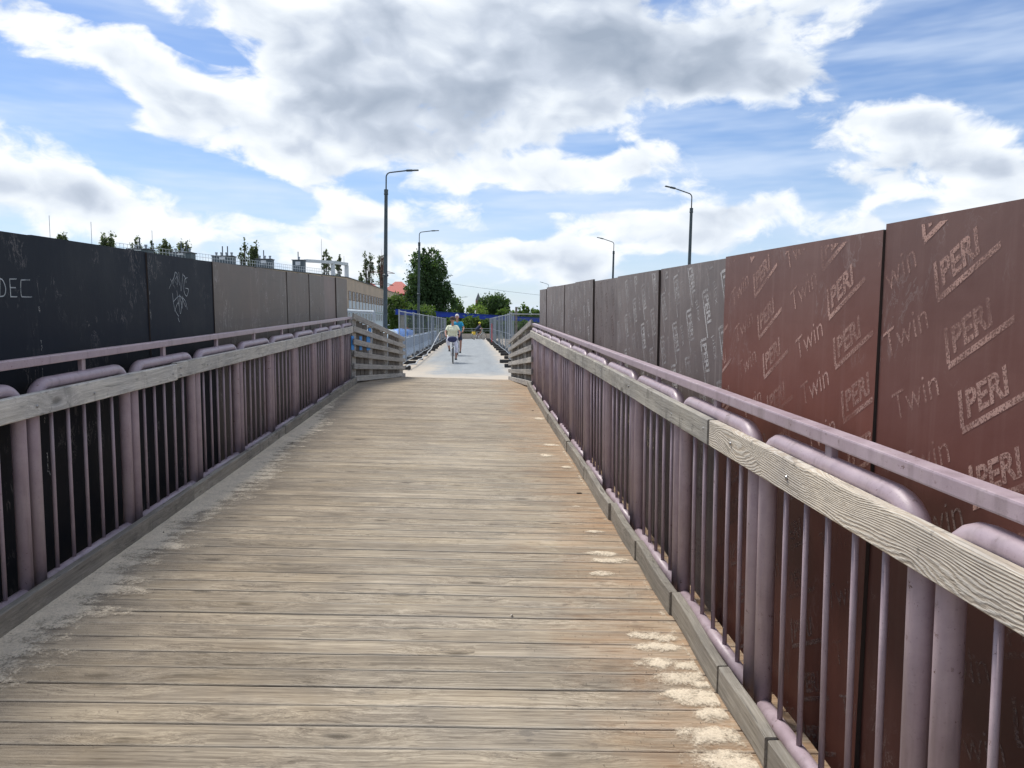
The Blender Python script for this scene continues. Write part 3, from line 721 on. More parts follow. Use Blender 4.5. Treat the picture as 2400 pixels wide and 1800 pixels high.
for i, (a, b, mt, pr) in enumerate(HLP):
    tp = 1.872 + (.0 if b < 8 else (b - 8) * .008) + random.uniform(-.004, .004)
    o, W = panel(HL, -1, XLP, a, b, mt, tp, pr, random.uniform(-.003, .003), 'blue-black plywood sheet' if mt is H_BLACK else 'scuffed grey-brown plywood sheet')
    if i == 3:
        mb = MB(); z_ = .0012; h = .092
        def L(ch, x):
            y0_ = 1.535
            S = {'D': [[(0, 0), (.01, h)], [(-.014, h), (.03, h * .95), (.055, h * .5), (.04, h * .08), (-.008, 0)]],
                 'E': [[(.0, 0), (.0, h)], [(0, h), (.06, h * 1.02)], [(0, h * .52), (.048, h * .52)], [(0, 0), (.056, 0)]],
                 'C': [[(.085, h * 1.0), (.02, h * .98), (.0, h * .9), (-.005, h * .1), (.02, 0), (.095, -.0)]]}[ch]
            mb = MB()
            for s in S: ribbon(mb, curve2([(x + p[0], y0_ + p[1] - 0) for p in s], 4) if len(s) > 2 else [(x + p[0], y0_ + p[1]) for p in s], .006, z_)
            mb.build('marker_letter', CHALKW, o)
        base = 1.21
        L('D', base + .02); L('E', base + .115); L('C', base + .215)
    if i == 5:
        mb = MB(); rr = random.Random(11); z_ = .0012
        cx, cy = .47, 1.62
        strokes = [[(-.17, .12), (-.06, -.02)], [(-.22, -.02), (-.08, .15), (-.02, .22), (.0, .02)], [(-.10, .06), (-.05, .22), (.02, .18), (.0, .05), (-.06, .1), (0, .16), (.06, .04)],
                   [(.05, .23), (.08, .02), (.1, -.03), (.16, .22)], [(.16, .2), (.22, .16), (.24, .08)], [(.28, .16), (.2, .12), (.17, -.04), (.24, -.12), (.30, -.02), (.22, -.0)],
                   [(-.02, -.04), (.02, -.26), (.05, -.10), (.1, -.3), (.13, -.12)], [(-.12, -.2), (.06, -.12), (.2, -.28)], [(-.1, -.34), (0, -.22), (.05, -.38), (.1, -.2)], [(-.14, -.08), (-.1, -.3), (.0, -.42)],
                   [(.12, -.14), (.2, -.2), (.24, -.32)], [(-.02, -.44), (.01, -.5)]]
        for s in strokes: ribbon(mb, curve2([(cx + p[0] * .82 + .1, cy + p[1] * .56) for p in s], 6), .0045, z_)
        stuff(link('marker_scribble', mb.mesh('marker_scribble'), CHALKW, o))
    if i in (4, 5):      # ragged torn joint tape
        mb = MB(); rr = random.Random(i)
        yy = 1.80 if i == 5 else 1.78
        for k in range(26):
            if rr.random() < .45: yy -= .05; continue
            x = .008 + rr.uniform(0, .02); ribbon(mb, [(x, yy), (x + rr.uniform(-.006, .01), yy - rr.uniform(.02, .05))], rr.uniform(.003, .008) * (2.4 if 5 < k < 9 else 1), .0012)
            yy -= rr.uniform(.025, .07)
        stuff(link('joint_tear', clip(mb.mesh('joint_tear'), .003, W, 0, 1.86), SCUFFW, o))
    if mt is H_TAN and i > 6:
        mb = MB(); rr = random.Random(i * 3)
        for k in range(60 if i in (7, 9, 10, 12) else 22):
            x, yv = rr.uniform(.05, W - .05), rr.gauss(1.35, .25); s = rr.uniform(.01, .05)
            pts = [(x + rr.uniform(-s, s), yv + rr.uniform(-s, s)) for _ in range(4)]
            ribbon(mb, curve2(pts, 4), rr.uniform(.003, .007), .0012)
        if i in (8, 10):
            for k in range(2): 
                if i == 8 and k: continue
                ribbon(mb, curve2([(.5 * W + k * .14, 1.12 - .02 * k), (.5 * W + .01 + k * .16, 1.25 - .02 * k)], 4), .06, .0014)
        stuff(link('scuff_marks', clip(mb.mesh('scuff_marks'), .01, W - .01, 0, 1.86), SCUFFW, o))
# hoarding posts behind each joint
for (par, x, ys) in ((HR, XR + .07, [a for a, b, *_ in HRP]), (HL, XLP - .07, [a for a, b, *_ in HLP])):
    for yy in ys[1:]:
        mb = MB(); mb.box(-.035, .035, -.035, .035, -.5, 1.78); mb.build('hoarding_post', PICKW, par, loc=(x, yy, zd(x, yy)))

# ------------------------------------------------------------------ splayed wooden wing fences at the end of the boardwalk
def wing(x0, x1, ya, yb, label, sgn, blues=()):
    t = thing('wooden_wing_fence', label, 'fence', (x0, ya, 0))
    A, B = Vector((0, 0, zd(x0, ya))), Vector((x1 - x0, yb - ya, zd(x1, yb)))
    for k in range(6):
        ha = .03 + k * .232; hb = .0 + k * .150
        a = A + Vector((0, 0, ha)); b = B + Vector((0, 0, hb))
        plate('slat', WINGW, a, b, .03, 0, .1, 0, t, n=6, warp=.003, seed=k, hfun=lambda u: (0, .105 - .03 * u))
    d = (B - A); L = d.length; nrm = Vector((-d.y, d.x, 0)).normalized() * (1 if sgn < 0 else -1)
    n = 13
    for k in range(n):
        f = (k + .5) / n; p = A.lerp(B, f) + nrm * .05 + Vector((0, 0, 0)); top = 1.22 + (.80 - 1.22) * f
        if k in blues: continue
        mb = MB(); wd = .066 if k % 3 else .072; M = Matrix.Rotation(math.atan2(d.y, d.x), 4, 'Z') @ Matrix.Rotation(random.uniform(-.05, .05), 4, 'Y')
        mb.box(-wd, wd, -.01, .01, 0, top, M); o = mb.build('picket', PICKW if k % 4 else WINGW, t, loc=p + Vector((0, 0, -.02)))
    if sgn < 0:
        for f, w_ in ((.02, .05), (.16, .045), (.30, .07)):
            mb = MB(); p = A.lerp(B, f) - nrm * 0 + nrm * .034; hz = .62 - .08 * f; M = Matrix.Rotation(math.atan2(d.y, d.x), 4, 'Z'); mb.box(-w_, w_, -.003, .003, hz, hz + .26, M); mb.build('blue_patch', SIGNB, t, loc=p)
        mb = MB(); p = A.lerp(B, .33) + nrm * .034; mb.box(-.05, .05, -.003, .003, .90, 1.02, M); mb.build('blue_patch', SIGNB, t, loc=p)
    for f in (0.0, .5, 1.0):
        mb = MB(); p = A.lerp(B, f) + nrm * .10; mb.box(-.04, .04, -.04, .04, -.3, 1.2 + (.8 - 1.2) * f, Matrix.Rotation(math.atan2(d.y, d.x), 4, 'Z')); mb.build('post', WINGW, t, loc=p)
    return t
wing(-2.19, -1.42, YEND + .02, YDECK, 'weathered slatted timber fence turning inward at the far end of the left railing', -1, ())
wing(1.11, .783, YEND - .05, YDECK, 'weathered slatted timber fence turning inward at the far end of the right railing', 1, (5,))

# ------------------------------------------------------------------ sand
def sand_mat():
    m, t, b, o = mat_new('dry_sand')
    g = t.node('ShaderNodeNewGeometry').outputs['Position']
    n = t.noise(g, 95, 4, .8); n2 = t.noise(g, 9, 5, .65); sp = t.noise(g, 62, 3, .6)
    c = t.ramp(n, [(.32, (.52, .43, .32)), (.5, (.70, .60, .46)), (.68, (.82, .72, .57))])
    c = t.mix(1.0, c, t.ramp(n2, [(.3, .88), (.7, 1.1)]), 'MULTIPLY')
    c = t.mix(t.m('MULTIPLY', t.smooth(sp, .65, .70), .7), c, (.20, .14, .10))
    at = t.node('ShaderNodeAttribute', attribute_name='cover').outputs['Fac']
    dn = t.noise(g, 90, 3, .8); dn2 = t.noise(g, 26, 4, .7)
    f = t.smooth(t.m('SUBTRACT', t.m('MULTIPLY_ADD', at, .42, .26), t.m('ADD', t.m('MULTIPLY', dn, .55), t.m('MULTIPLY', dn2, .45))), -.17, .17)
    f = t.m('MULTIPLY', f, .94)
    f = t.m('MULTIPLY', f, t.smooth(at, .0, .10))
    t.set(b, 'Base Color', c); t.set(b, 'Roughness', .95); b.inputs['Specular IOR Level'].default_value = .2
    bn = t.node('ShaderNodeBump', inp={'Strength': .35, 'Distance': .003, 'Height': n}); t.set(b, 'Normal', bn.outputs[0])
    mx = t.node('ShaderNodeMixShader', inp={0: f, 1: t.node('ShaderNodeBsdfTransparent').outputs[0], 2: b.outputs[0]})
    t.l.new(mx.outputs[0], o.inputs[0]); return m
SAND = sand_mat()
def sand_sheet(name, x0, x1, y0, y1, dx, dy, fn):
    nx, ny = int((x1 - x0) / dx) + 1, int((y1 - y0) / dy) + 1
    V, F, C = [], [], []; idx = {}
    H = {}
    for j in range(ny):
        for i in range(nx):
            x, y_ = x0 + i * dx, y0 + j * dy; H[i, j] = fn(x, y_)
    for j in range(ny - 1):
        for i in range(nx - 1):
            q = [(i, j), (i + 1, j), (i + 1, j + 1), (i, j + 1)]
            if max(H[k][1] for k in q) <= 0.01: continue
            f = []
            for k in q:
                if k not in idx:
                    idx[k] = len(V); x, y_ = x0 + k[0] * dx, y0 + k[1] * dy
                    V.append((x, y_, zd(x, y_) + .0032 + H[k][0])); C.append(max(0, min(1, H[k][1])))
                f.append(idx[k])
            F.append(f)
    me = bpy.data.meshes.new(name); me.from_pydata(V, [], F)
    at = me.attributes.new('cover', 'FLOAT', 'POINT'); at.data.foreach_set('value', C)
    return stuff(link(name, me, SAND, None, smooth=True))
def nz(x, y_, s=1.0, k=0): return mnoise.fractal(Vector((x * s, y_ * s, k)), .8, 2.0, 4)
def left_sand(x, y_):
    d = x + 2.125
    ph = (y_ + 1.2) / SEGW; fr = ph - math.floor(ph)
    lobe = .5 + .5 * math.sin(math.pi * min(1, max(0, fr)))
    w_ = (.20 + .15 * (nz(0.3, y_, 1.1, 3) + .5) + .17 * lobe * (.6 + nz(math.floor(ph) * .77, 1.3, 1.0, 9))) * (1.0 if y_ < 9 else max(.25, 1 - (y_ - 9) * .2))
    c = (w_ + .10 - d) / .36 + .30 * nz(x, y_, 11, 1)
    c = min(1, max(0, c))
    if (fr > .95 or fr < .04) and d > .16: c *= .6
    return (.010 * min(1, c) * max(0, 1 - d / max(.05, w_)) + .002 * nz(x, y_, 20, 2) * c, c)
sand_sheet('sand', -2.13, -1.36, 2.0, 14.0, .022, .02, left_sand)
def on_deck(u, v):          # display pixels (2212 wide) to the deck surface
    d = ray(u * 1.085, v * 1.085); y_ = 1.0
    lo, hi = .5, 30.0
    for _ in range(50):
        mid = (lo + hi) / 2; k = mid / d.y; z = EYE + d.z * k
        if z > zd(d.x * k, mid): lo = mid
        else: hi = mid
    k = lo / d.y; return Vector((d.x * k, lo, zd(d.x * k, lo)))
piles = [(1300, 1197, .16, .05), (1318, 1212, .20, .05), (1300, 1240, .12, .04), (1398, 1375, .14, .045), (1425, 1400, .17, .05), (1425, 1435, .16, .055), (1470, 1468, .19, .06), (1478, 1500, .16, .05), (1520, 1512, .18, .06),
         (1545, 1545, .13, .05), (1540, 1590, .19, .065), (1562, 1642, .20, .06), (1430, 1380, .1, .05), (1245, 1095, .05, .02), (1285, 1150, .1, .03), (1190, 962, .14, .07), (1180, 985, .1, .08), (1165, 905, .12, .12), (1225, 1010, .08, .06), (1480, 1440, .14, .04),
         (1600, 1655, .12, .07), (1520, 1480, .1, .035)]
PL = [(on_deck(u, v), a * .78, b * 1.15) for u, v, a, b in piles]
def right_sand(x, y_):
    best = 0; 
    for p, a, b in PL:
        dx, dy = (x - p.x) / a, (y_ - p.y) / b
        if abs(dx) < 1.6 and abs(dy) < 1.6:
            best = max(best, 1.25 - .9 * (dx * dx + dy * dy))
    e = 1.015 - x                     # dusting in the corner by the kerb
    best = max(best, (.045 + .03 * nz(.1, y_, 2.3, 5) - e) / .06)
    if best <= 0: return (0, 0)
    c = best * .75 + .35 * nz(x, y_, 16, 4)
    c = max(0, min(1, c))
    return (.008 * c * c, c)
sand_sheet('sand', .30, 1.013, 2.2, 13.8, .018, .015, right_sand)
# grains of sand and grit thrown over the boards
gr = MB(); rr = random.Random(21)
for k in range(2600):
    if rr.random() < .6: x = -2.1 + abs(rr.gauss(0, .32)); 
    else: x = 1.0 - abs(rr.gauss(0, .30))
    if not -2.1 < x < 1.0: continue
    y_ = rr.uniform(2.3, 9); s = rr.uniform(.0012, .0032); c = Vector((x, y_, zd(x, y_) + .0035 + s * .5))
    a = rr.uniform(0, 6); e = [Vector((math.cos(a + q * 2.1) * s, math.sin(a + q * 2.1) * s, -s * .6)) for q in range(3)]
    gr.add([c + e[0], c + e[1], c + e[2], c + Vector((0, 0, s))], [(0, 1, 3), (1, 2, 3), (2, 0, 3)])
stuff(gr.build('grit', simple('grit_grains', (.40, .33, .26), .9, 0, .5, 60)))
# ---- small litter
LEAF = simple('dry_leaf', (.07, .05, .03), .8, 0, .4, 40); CIG = simple('cigarette_paper', (.75, .72, .66), .8); RINGM = simple('dark_ring', (.03, .03, .03), .4, .7)
def leaf_litter(u, v, s, lab, cat='leaf', mat=LEAF, name='dry_leaf'):
    p = on_deck(u, v); m = MB(); n = 7
    for i in range(n):
        t = i / (n - 1); w_ = .45 * math.sin(math.pi * (t * .9 + .05)) * s; m.v += [((t - .5) * 2 * s, -w_, .004 + .006 * math.sin(t * 5)), ((t - .5) * 2 * s, 0, .002), ((t - .5) * 2 * s, w_, .007 + .006 * math.cos(t * 4))]
    for i in range(n - 1):
        for j in (0, 1): m.f.append([i * 3 + j, i * 3 + j + 1, i * 3 + j + 4, i * 3 + j + 3]); m.mi.append(0)
    o = m.build(name, mat, None, True, loc=p + Vector((0, 0, .004)), rot=(0, 0, random.uniform(0, 3))); tag(o, lab, cat); return o
leaf_litter(352, 1153, .012, 'small curled dark leaf lying in the sand by the left kerb')
leaf_litter(632, 958, .018, 'dark dry leaf on the planks near the left kerb, farther away')
leaf_litter(1150, 888, .02, 'dark dry leaf on the planks at the far right of the boardwalk')
leaf_litter(1105, 1331, .014, 'curled pale scrap of bark in the middle of the planks', 'bark', CIG, 'bark_scrap')
m = MB(); m.tube([Vector((.013 * math.cos(a), .019 * math.sin(a), .004)) for a in [k * math.pi / 6 for k in range(12)]], .003, 6, closed=True)
tag(m.build('bottle_ring', RINGM, None, True, loc=on_deck(15, 1402)), 'dark round bottle ring lying in the sand at the near left', 'ring')
m = MB()
for a, b in (((-.02, -.012), (.02, -.012)), ((.02, -.012), (.02, .012)), ((.02, .012), (-.02, .012)), ((-.02, .012), (-.02, -.012))): m.bar((a[0], a[1], .003), (b[0], b[1], .003), .005, .004)
tag(m.build('metal_clip', RINGM, None, loc=on_deck(1251, 1066)), 'small square metal clip lying on the planks toward the right kerb', 'clip')
for k, (u, v) in enumerate([(225, 1222), (265, 1188), (92, 1330)]):
    m = MB(); m.tube([(-.02, 0, .006), (.02, 0, .006)], .0035, 8)
    tag(m.build('cigarette_end', CIG, None, True, loc=on_deck(u, v), rot=(0, 0, R(20 + 50 * k))), ['white cigarette end in the sand at the left kerb, middle one', 'white cigarette end in the sand at the left kerb, farthest one', 'white cigarette end in the sand at the left kerb, nearest one'][k], 'cigarette end', 'cigarette ends in the sand')

# ------------------------------------------------------------------ temporary fences
def fence_panel_mesh(Wd, Ht=1.95, z0=.12):
    f = MB(); r = .021
    f.tube([(0, 0, .02), (0, 0, Ht + .05)], r, 8); f.tube([(Wd, 0, .02), (Wd, 0, Ht + .05)], r, 8)
    f.tube([(0, 0, z0), (Wd, 0, z0)], r * .85, 6); f.tube([(0, 0, Ht), (Wd, 0, Ht)], r * .85, 6)
    f.tube([(0, 0, 1.05), (Wd, 0, 1.05)], .008, 6)
    w_ = MB(); n = 46
    for i in range(1, n): x = Wd * i / n; w_.tube([(x, 0, z0), (x, 0, Ht)], .0013, 3, cap=False)
    for j in range(1, 9): z = z0 + (Ht - z0) * j / 9; w_.tube([(0, .004, z), (Wd, .004, z)], .0014, 3, cap=False)
    return f.mesh('frame'), w_.mesh('wire_mesh')
FF, FW = fence_panel_mesh(3.42); FF.materials.append(STEEL); FW.materials.append(WIRE)
foot_me = bevel_mesh(MB().box(-.37, .37, -.115, .115, 0, .13).mesh('fence_foot'), .02, 1); foot_me.materials.append(RUBBER)
def place_panel(a, b, label, group):
    a, b = Vector(a), Vector(b); d = b - a
    t = thing('site_fence_panel', label, 'fence panel', a, (random.uniform(-.02, .02), 0, math.atan2(d.y, d.x)), group)
    f = link('frame', FF, None, t); wm = link('wire_mesh', FW, None, t); stuff(wm)
    return t
def place_foot(p, label, group):
    o = link('fence_foot', foot_me, None, None, p, (0, 0, random.uniform(-.08, .08))); tag(o, label, 'fence foot', group); return o
ordw = ['nearest', 'second', 'third', 'fourth', 'fifth', 'sixth', 'seventh', 'eighth', 'ninth', 'tenth', 'eleventh', 'twelfth', 'thirteenth', 'fourteenth', 'fifteenth', 'sixteenth']
yy = 25.7; prev = None; k = 0
while yy < 74.5:
    p = Vector((-2.45 + random.uniform(-.05, .05), yy, 0))
    place_foot(p, f'black rubber block foot of the left wire fence, {ordw[k]} from the boardwalk', 'black feet of the left wire fence')
    if prev is not None: place_panel(prev, p, f'galvanised wire fence panel in the left row, {ordw[k-1]} from the boardwalk', 'wire fence panels along the left of the path')
    prev = p; yy += 3.46; k += 1
yy = 33.2; prev = None; k = 0
while yy < 73:
    p = Vector((1.72 + random.uniform(-.05, .05), yy, 0))
    place_foot(p, f'black rubber block foot of the right wire fence, {ordw[k]} from the boardwalk', 'black feet of the right wire fence')
    if prev is not None: place_panel(prev, p, f'galvanised wire fence panel in the right row, {ordw[k-1]} from the boardwalk', 'wire fence panels along the right of the path')
    prev = p; yy += 3.46; k += 1
place_panel(Vector((1.45, 29.9, 0)), Vector((1.68, 33.1, 0)), 'galvanised wire fence panel in the right row, the one right behind the timber wing', 'wire fence panels along the right of the path')
place_foot(Vector((1.45, 29.9, 0)), 'black rubber block at the near end of the right wire fence, behind the wing', 'black feet of the right wire fence')
place_foot(Vector((1.50, 26.8, 0)), 'loose black rubber block at the path edge right behind the right timber wing', 'black feet of the right wire fence')
place_panel(Vector((1.75, 33.5, 0)), Vector((4.5, 36.0, 0)), 'galvanised wire fence panel standing at an angle away from the right row', 'wire fence panels along the right of the path')
place_panel(Vector((1.9, 35.0, 0)), Vector((5.1, 36.6, 0)), 'galvanised wire fence panel leaning behind the angled one on the right', 'wire fence panels along the right of the path')
# cable over the feet on the left, tape on the right
pts = [(-2.12, 25.0, .14), (-2.1, 25.8, .16), (-2.0, 27.4, .10), (-2.02, 29.2, .17), (-2.0, 31, .12), (-2.06, 32.7, .17), (-2.02, 34.6, .12), (-2.08, 36.2, .18), (-2.1, 39.6, .22), (-2.16, 43, .35), (-2.2, 48, .6), (-2.3, 56, .9), (-2.35, 66, .9)]
tag(MB().tube(pts, .022, 8).build('cable', simple('pale_cable', (.55, .55, .54), .6), None, True), 'pale cable snaking over the black feet of the left wire fence', 'cable')
m = MB(); 
for i in range(8):
    a = Vector((1.45 + .03 * i, 29.9 + .42 * i, .62 - .11 * i + .5 * (i / 8) ** 2)); b = Vector((1.45 + .03 * (i + 1), 29.9 + .42 * (i + 1), .62 - .11 * (i + 1) + .5 * ((i + 1) / 8) ** 2)); m.bar(a, b, .004, .07)
tag(m.build('barrier_tape', simple('pink_white_tape', (.80, .45, .45), .5, 0, .3, 4)), 'faded red and white barrier tape tied across the right wire fence', 'tape')
m = MB(); m.box(-.03, .03, -.03, .03, 0, 1.5); tag(m.build('marker_post', simple('red_post', (.55, .06, .07), .5), loc=(1.55, 60, 0)), 'thin red marker post far along the right wire fence', 'post')
m = MB(); m.box(-.05, .05, -.05, .05, -.2, 2.3); tag(m.build('timber_post', PICKW, loc=P(1210, 800, 36) * 1 + Vector((0, 0, -P(1210, 800, 36).z))), 'dark timber post among the panels at the near end of the right fence', 'post')
# concrete barrier on the left
def barrier(y0, y1, k):
    t = thing('traffic_barrier', f'blue-grey traffic barrier block behind the left wire fence, {ordw[k]} from the boardwalk', 'barrier', (-3.25, y0, 0), (0, 0, 0), 'blue-grey barrier blocks behind the left fence')
    L = y1 - y0 - .03; prof = [(-.3, 0), (.3, 0), (.27, .1), (.12, .30), (.085, .84), (-.085, .84), (-.12, .30), (-.27, .1)]
    m = MB(); m.add([(x, y_, z) for y_ in (0, L) for x, z in prof], [list(range(8)), [8 + i for i in range(8)][::-1]] + [[i, 8 + i, 8 + (i + 1) % 8, (i + 1) % 8] for i in range(8)])
    m.mi = [0] * len(m.f)
    for fi in (2 + 1, 2 + 2, 2 + 6): m.mi[fi] = 1
    link('body', bevel_mesh(m.mesh('body'), .015), [BARR, BARR2], t)
    p = MB(); p.box(-.04, .04, .3, .36, .84, .9); p.box(-.04, .04, L - .36, L - .3, .84, .9); p.build('lifting_lug', STEEL, t)
for k in range(8): barrier(22.5 + 6 * k, 28.5 + 6 * k, k)
# tarpaulins and blue sheets behind the barrier
def tarp(name, x, y_, wx, wy, h, mat, lab, seed):
    m = MB(); rr = random.Random(seed); n = 14
    for i in range(n + 1):
        for j in range(n + 1):
            a, b = i / n * 2 - 1, j / n * 2 - 1; e = max(abs(a), abs(b)); hh = h * (1 - .10 * (abs(a) + abs(b))) if e < .72 else h * max(0, (1 - (e - .72) / .28) ** .6) * .9
            hh += .05 * mnoise.noise(Vector((i * .7, j * .7, seed))) * (1 if hh > .1 else 0)
            sp = 1 if e < .72 else (.80 + (e - .72) * .7)
            m.v.append((a * wx / 2 * min(1, sp), b * wy / 2 * min(1, sp), max(0, hh)))
    for i in range(n):
        for j in range(n): a = i * (n + 1) + j; m.f.append([a, a + n + 1, a + n + 2, a + 1]); m.mi.append(0)
    tag(m.build(name, mat, None, True, loc=(x, y_, 0)), lab, 'tarpaulin', 'covered stacks behind the left barrier')
tarp('tarpaulin_stack', -4.6, 33, 1.9, 5.0, 1.30, TARPW, 'pale tarpaulin draped over a stack behind the barrier, nearest the boardwalk', 1)
tarp('tarpaulin_stack', -4.7, 40, 1.8, 6.0, 1.28, TARPW, 'pale tarpaulin draped over a stack behind the barrier, middle one', 2)
tarp('tarpaulin_stack', -4.4, 48, 1.7, 7.0, 1.22, TARPB, 'deep blue tarpaulin over a stack behind the barrier, farthest one', 3)
tarp('tarpaulin_stack', -4.55, 28.2, 1.6, 3.4, 1.16, TARPB, 'bright blue tarpaulin over a low stack just beyond the left timber wing', 4)
# steel pipe guard rail behind left wing
m = MB(); m.tube([P(775, 726, 30), P(871, 731, 24.0), P(876, 731.5, 23.8), P(876, 736, 23.8), Vector((P(876, 736, 23.8).x, 23.8, 0))], .045, 8)
t = m.build('pipe_guard_rail', simple('grey_pipe', (.34, .38, .42), .5, .3), None, True); tag(t, 'grey tubular guard rail standing behind the end of the left hoarding', 'guard rail')

# end wall of the path, with its rail
t = thing('end_wall', 'pale concrete wall closing the far end of the path', 'wall', (-2.0, 75.2, 0))
MB().box(-4.5, 4.2, 0, .35, -.1, .50).build('wall', CONC, t)
m = MB()
for k in range(9): m.tube([(-4 + k, .17, .5), (-4 + k, .17, 1.0)], .02, 6)
m.tube([(-4.4, .17, 1.0), (4.2, .17, 1.0)], .022, 6); m.tube([(-4.4, .17, .78), (4.2, .17, .78)], .016, 6)
m.build('rail', STEEL, t)

# ------------------------------------------------------------------ street lamps
def lamp(Yd, X, top_v, label, sgn, H=11.2, sc=1.0, lean=.02):
    t = thing('street_lamp', label, 'street lamp', (X, Yd, 0), (0, lean, 0), 'street lamps along the bridge')
    hp = H - 1.35
    MB().lathe([(.16, -.4), (.16, 0), (.145, .8), (.14, .82), (.125, hp * .45), (.105, hp)], n=12).build('pole', DARKM, t, True)
    MB().lathe([(.13, hp * .46 - .06), (.19, hp * .46), (.19, hp * .46 + .06), (.13, hp * .46 + .12)], n=12).build('collar', DARKM, t)
    MB().lathe([(.11, hp - .3), (.135, hp - .28), (.135, hp - .2), (.12, hp - .18), (.13, hp), (.13, hp + .04), (.0, hp + .04)], n=12).build('pole_cap', DARKM, t)
    L = 1.95
    pts = [(0, 0, hp), (0, 0, hp + .8)] + [(sgn * (.3 - .3 * math.cos(a)), 0, hp + .8 + .3 * math.sin(a)) for a in [R(15 * k) for k in range(1, 6)]] + [(sgn * L * .66, 0, hp + 1.16 + (.08 if sgn > 0 else .26))]
    MB().tube(pts, .042, 8).build('arm', DARKM, t, True)
    e = Vector(pts[-1]); d = Vector((sgn, 0, .06 if sgn > 0 else .2)).normalized()
    m = MB(); m.bar(e - d * .05, e + d * .34, .20, .11); m.bar(e + d * .34, e + d * .72, .24, .07)
    link('lamp_head', bevel_mesh(m.mesh('lamp_head'), .02), DARKM, t)
    return t
lamp(49, -5.5, 400, 'nearest street lamp on the left, dark pole rising behind the slatted timber wing', 1, 11.15)
lamp(80, -5.55, 548, 'second street lamp on the left, in front of the big dark tree', 1, 11.1)
lamp(137, -5.5, 652, 'third street lamp on the left, its pole against the right part of the big tree', 1, 10.0)
lamp(200, -3.2, 698, 'far thin street lamp standing between the big tree and the willow', 1, 8.4)
lamp(190, 5.2, 705, 'far thin street lamp in front of the round dark oak', 1, 7.2)
lamp(56, 15.8, 445, 'nearer and taller street lamp above the right-hand hoarding', -1, 11.2)
lamp(89.5, 16.3, 562, 'farther street lamp above the right-hand hoarding', -1, 11.2)
lamp(175, 17.2, 662, 'tiny distant street lamp just over the far corner of the right hoarding', -1, 10.6)

# ------------------------------------------------------------------ blue girder bridge
t = thing('blue_girder_bridge', 'bright blue steel girder footbridge crossing behind the fences', 'bridge', (0, 0, 0))
a, b = P(930, 731, 100), P(1275, 751, 124)
m = MB(); m.bar(a, b, .5, .62); m.bar(a + Vector((0, 0, .33)), b + Vector((0, 0, .33)), .7, .05); m.bar(a - Vector((0, 0, .33)), b - Vector((0, 0, .33)), .7, .05); m.build('girder', BLUE, t)
n = 34
for k in range(n):
    m = MB(); p = a.lerp(b, (k + .5) / n) + Vector((0, -.27, 0)); m.bar(p + Vector((0, 0, -.31)), p + Vector((0, 0, .31)), .03, .06, Vector((1, 0, 0))); m.build('stiffener', BLUE, t)
m = MB()
for k in range(26):
    p = a.lerp(b, .40 + .010 * k) + Vector((0, -.3, -.42)); m.bar(p + Vector((-.06, 0, .06)), p + Vector((.06, 0, -.06)), .05, .06)
stuff(m.build('bolted_bracing', simple('pale_bracing', (.4, .45, .5), .6), t))
for f in (.03, .42, .63, .97): p = a.lerp(b, f); MB().box(p.x - .25, p.x + .25, p.y - .25, p.y + .25, -7, p.z - .36).build('pier', CONC, t)

# ------------------------------------------------------------------ vegetation
def leaf_mat(name, c1, c2):
    m, t, b, o = mat_new(name)
    g = t.node('ShaderNodeNewGeometry').outputs['Position']
    n = t.noise(g, .45, 3, .6); n2 = t.noise(g, 3.5, 2, .6)
    c = t.mix(t.ramp(t.m('ADD', t.m('MULTIPLY', n, .5), t.m('MULTIPLY', n2, .5)), [(.36, 0.0), (.64, 1.0)]), tuple(c1), tuple(c2))
    t.set(b, 'Base Color', c); t.set(b, 'Roughness', .65); b.inputs['Specular IOR Level'].default_value = .3
    tr = t.node('ShaderNodeBsdfTranslucent', inp={0: t.mix(1.0, c, (1.3, 1.5, .6), 'MULTIPLY')})
    mx = t.node('ShaderNodeMixShader', inp={0: .35, 1: b.outputs[0], 2: tr.outputs[0]}); t.l.new(mx.outputs[0], o.inputs[0]); return m
L_DARK = leaf_mat('dark_foliage', (.040, .074, .030), (.105, .165, .065))
L_MID = leaf_mat('mid_foliage', (.075, .125, .030), (.15, .21, .065))
L_PALE = leaf_mat('pale_willow_foliage', (.16, .23, .06), (.28, .36, .12))
L_POP = leaf_mat('poplar_foliage', (.09, .12, .06), (.19, .21, .12))
BARK = simple('bark', (.12, .095, .075), .95, 0, .3, 5, .5)
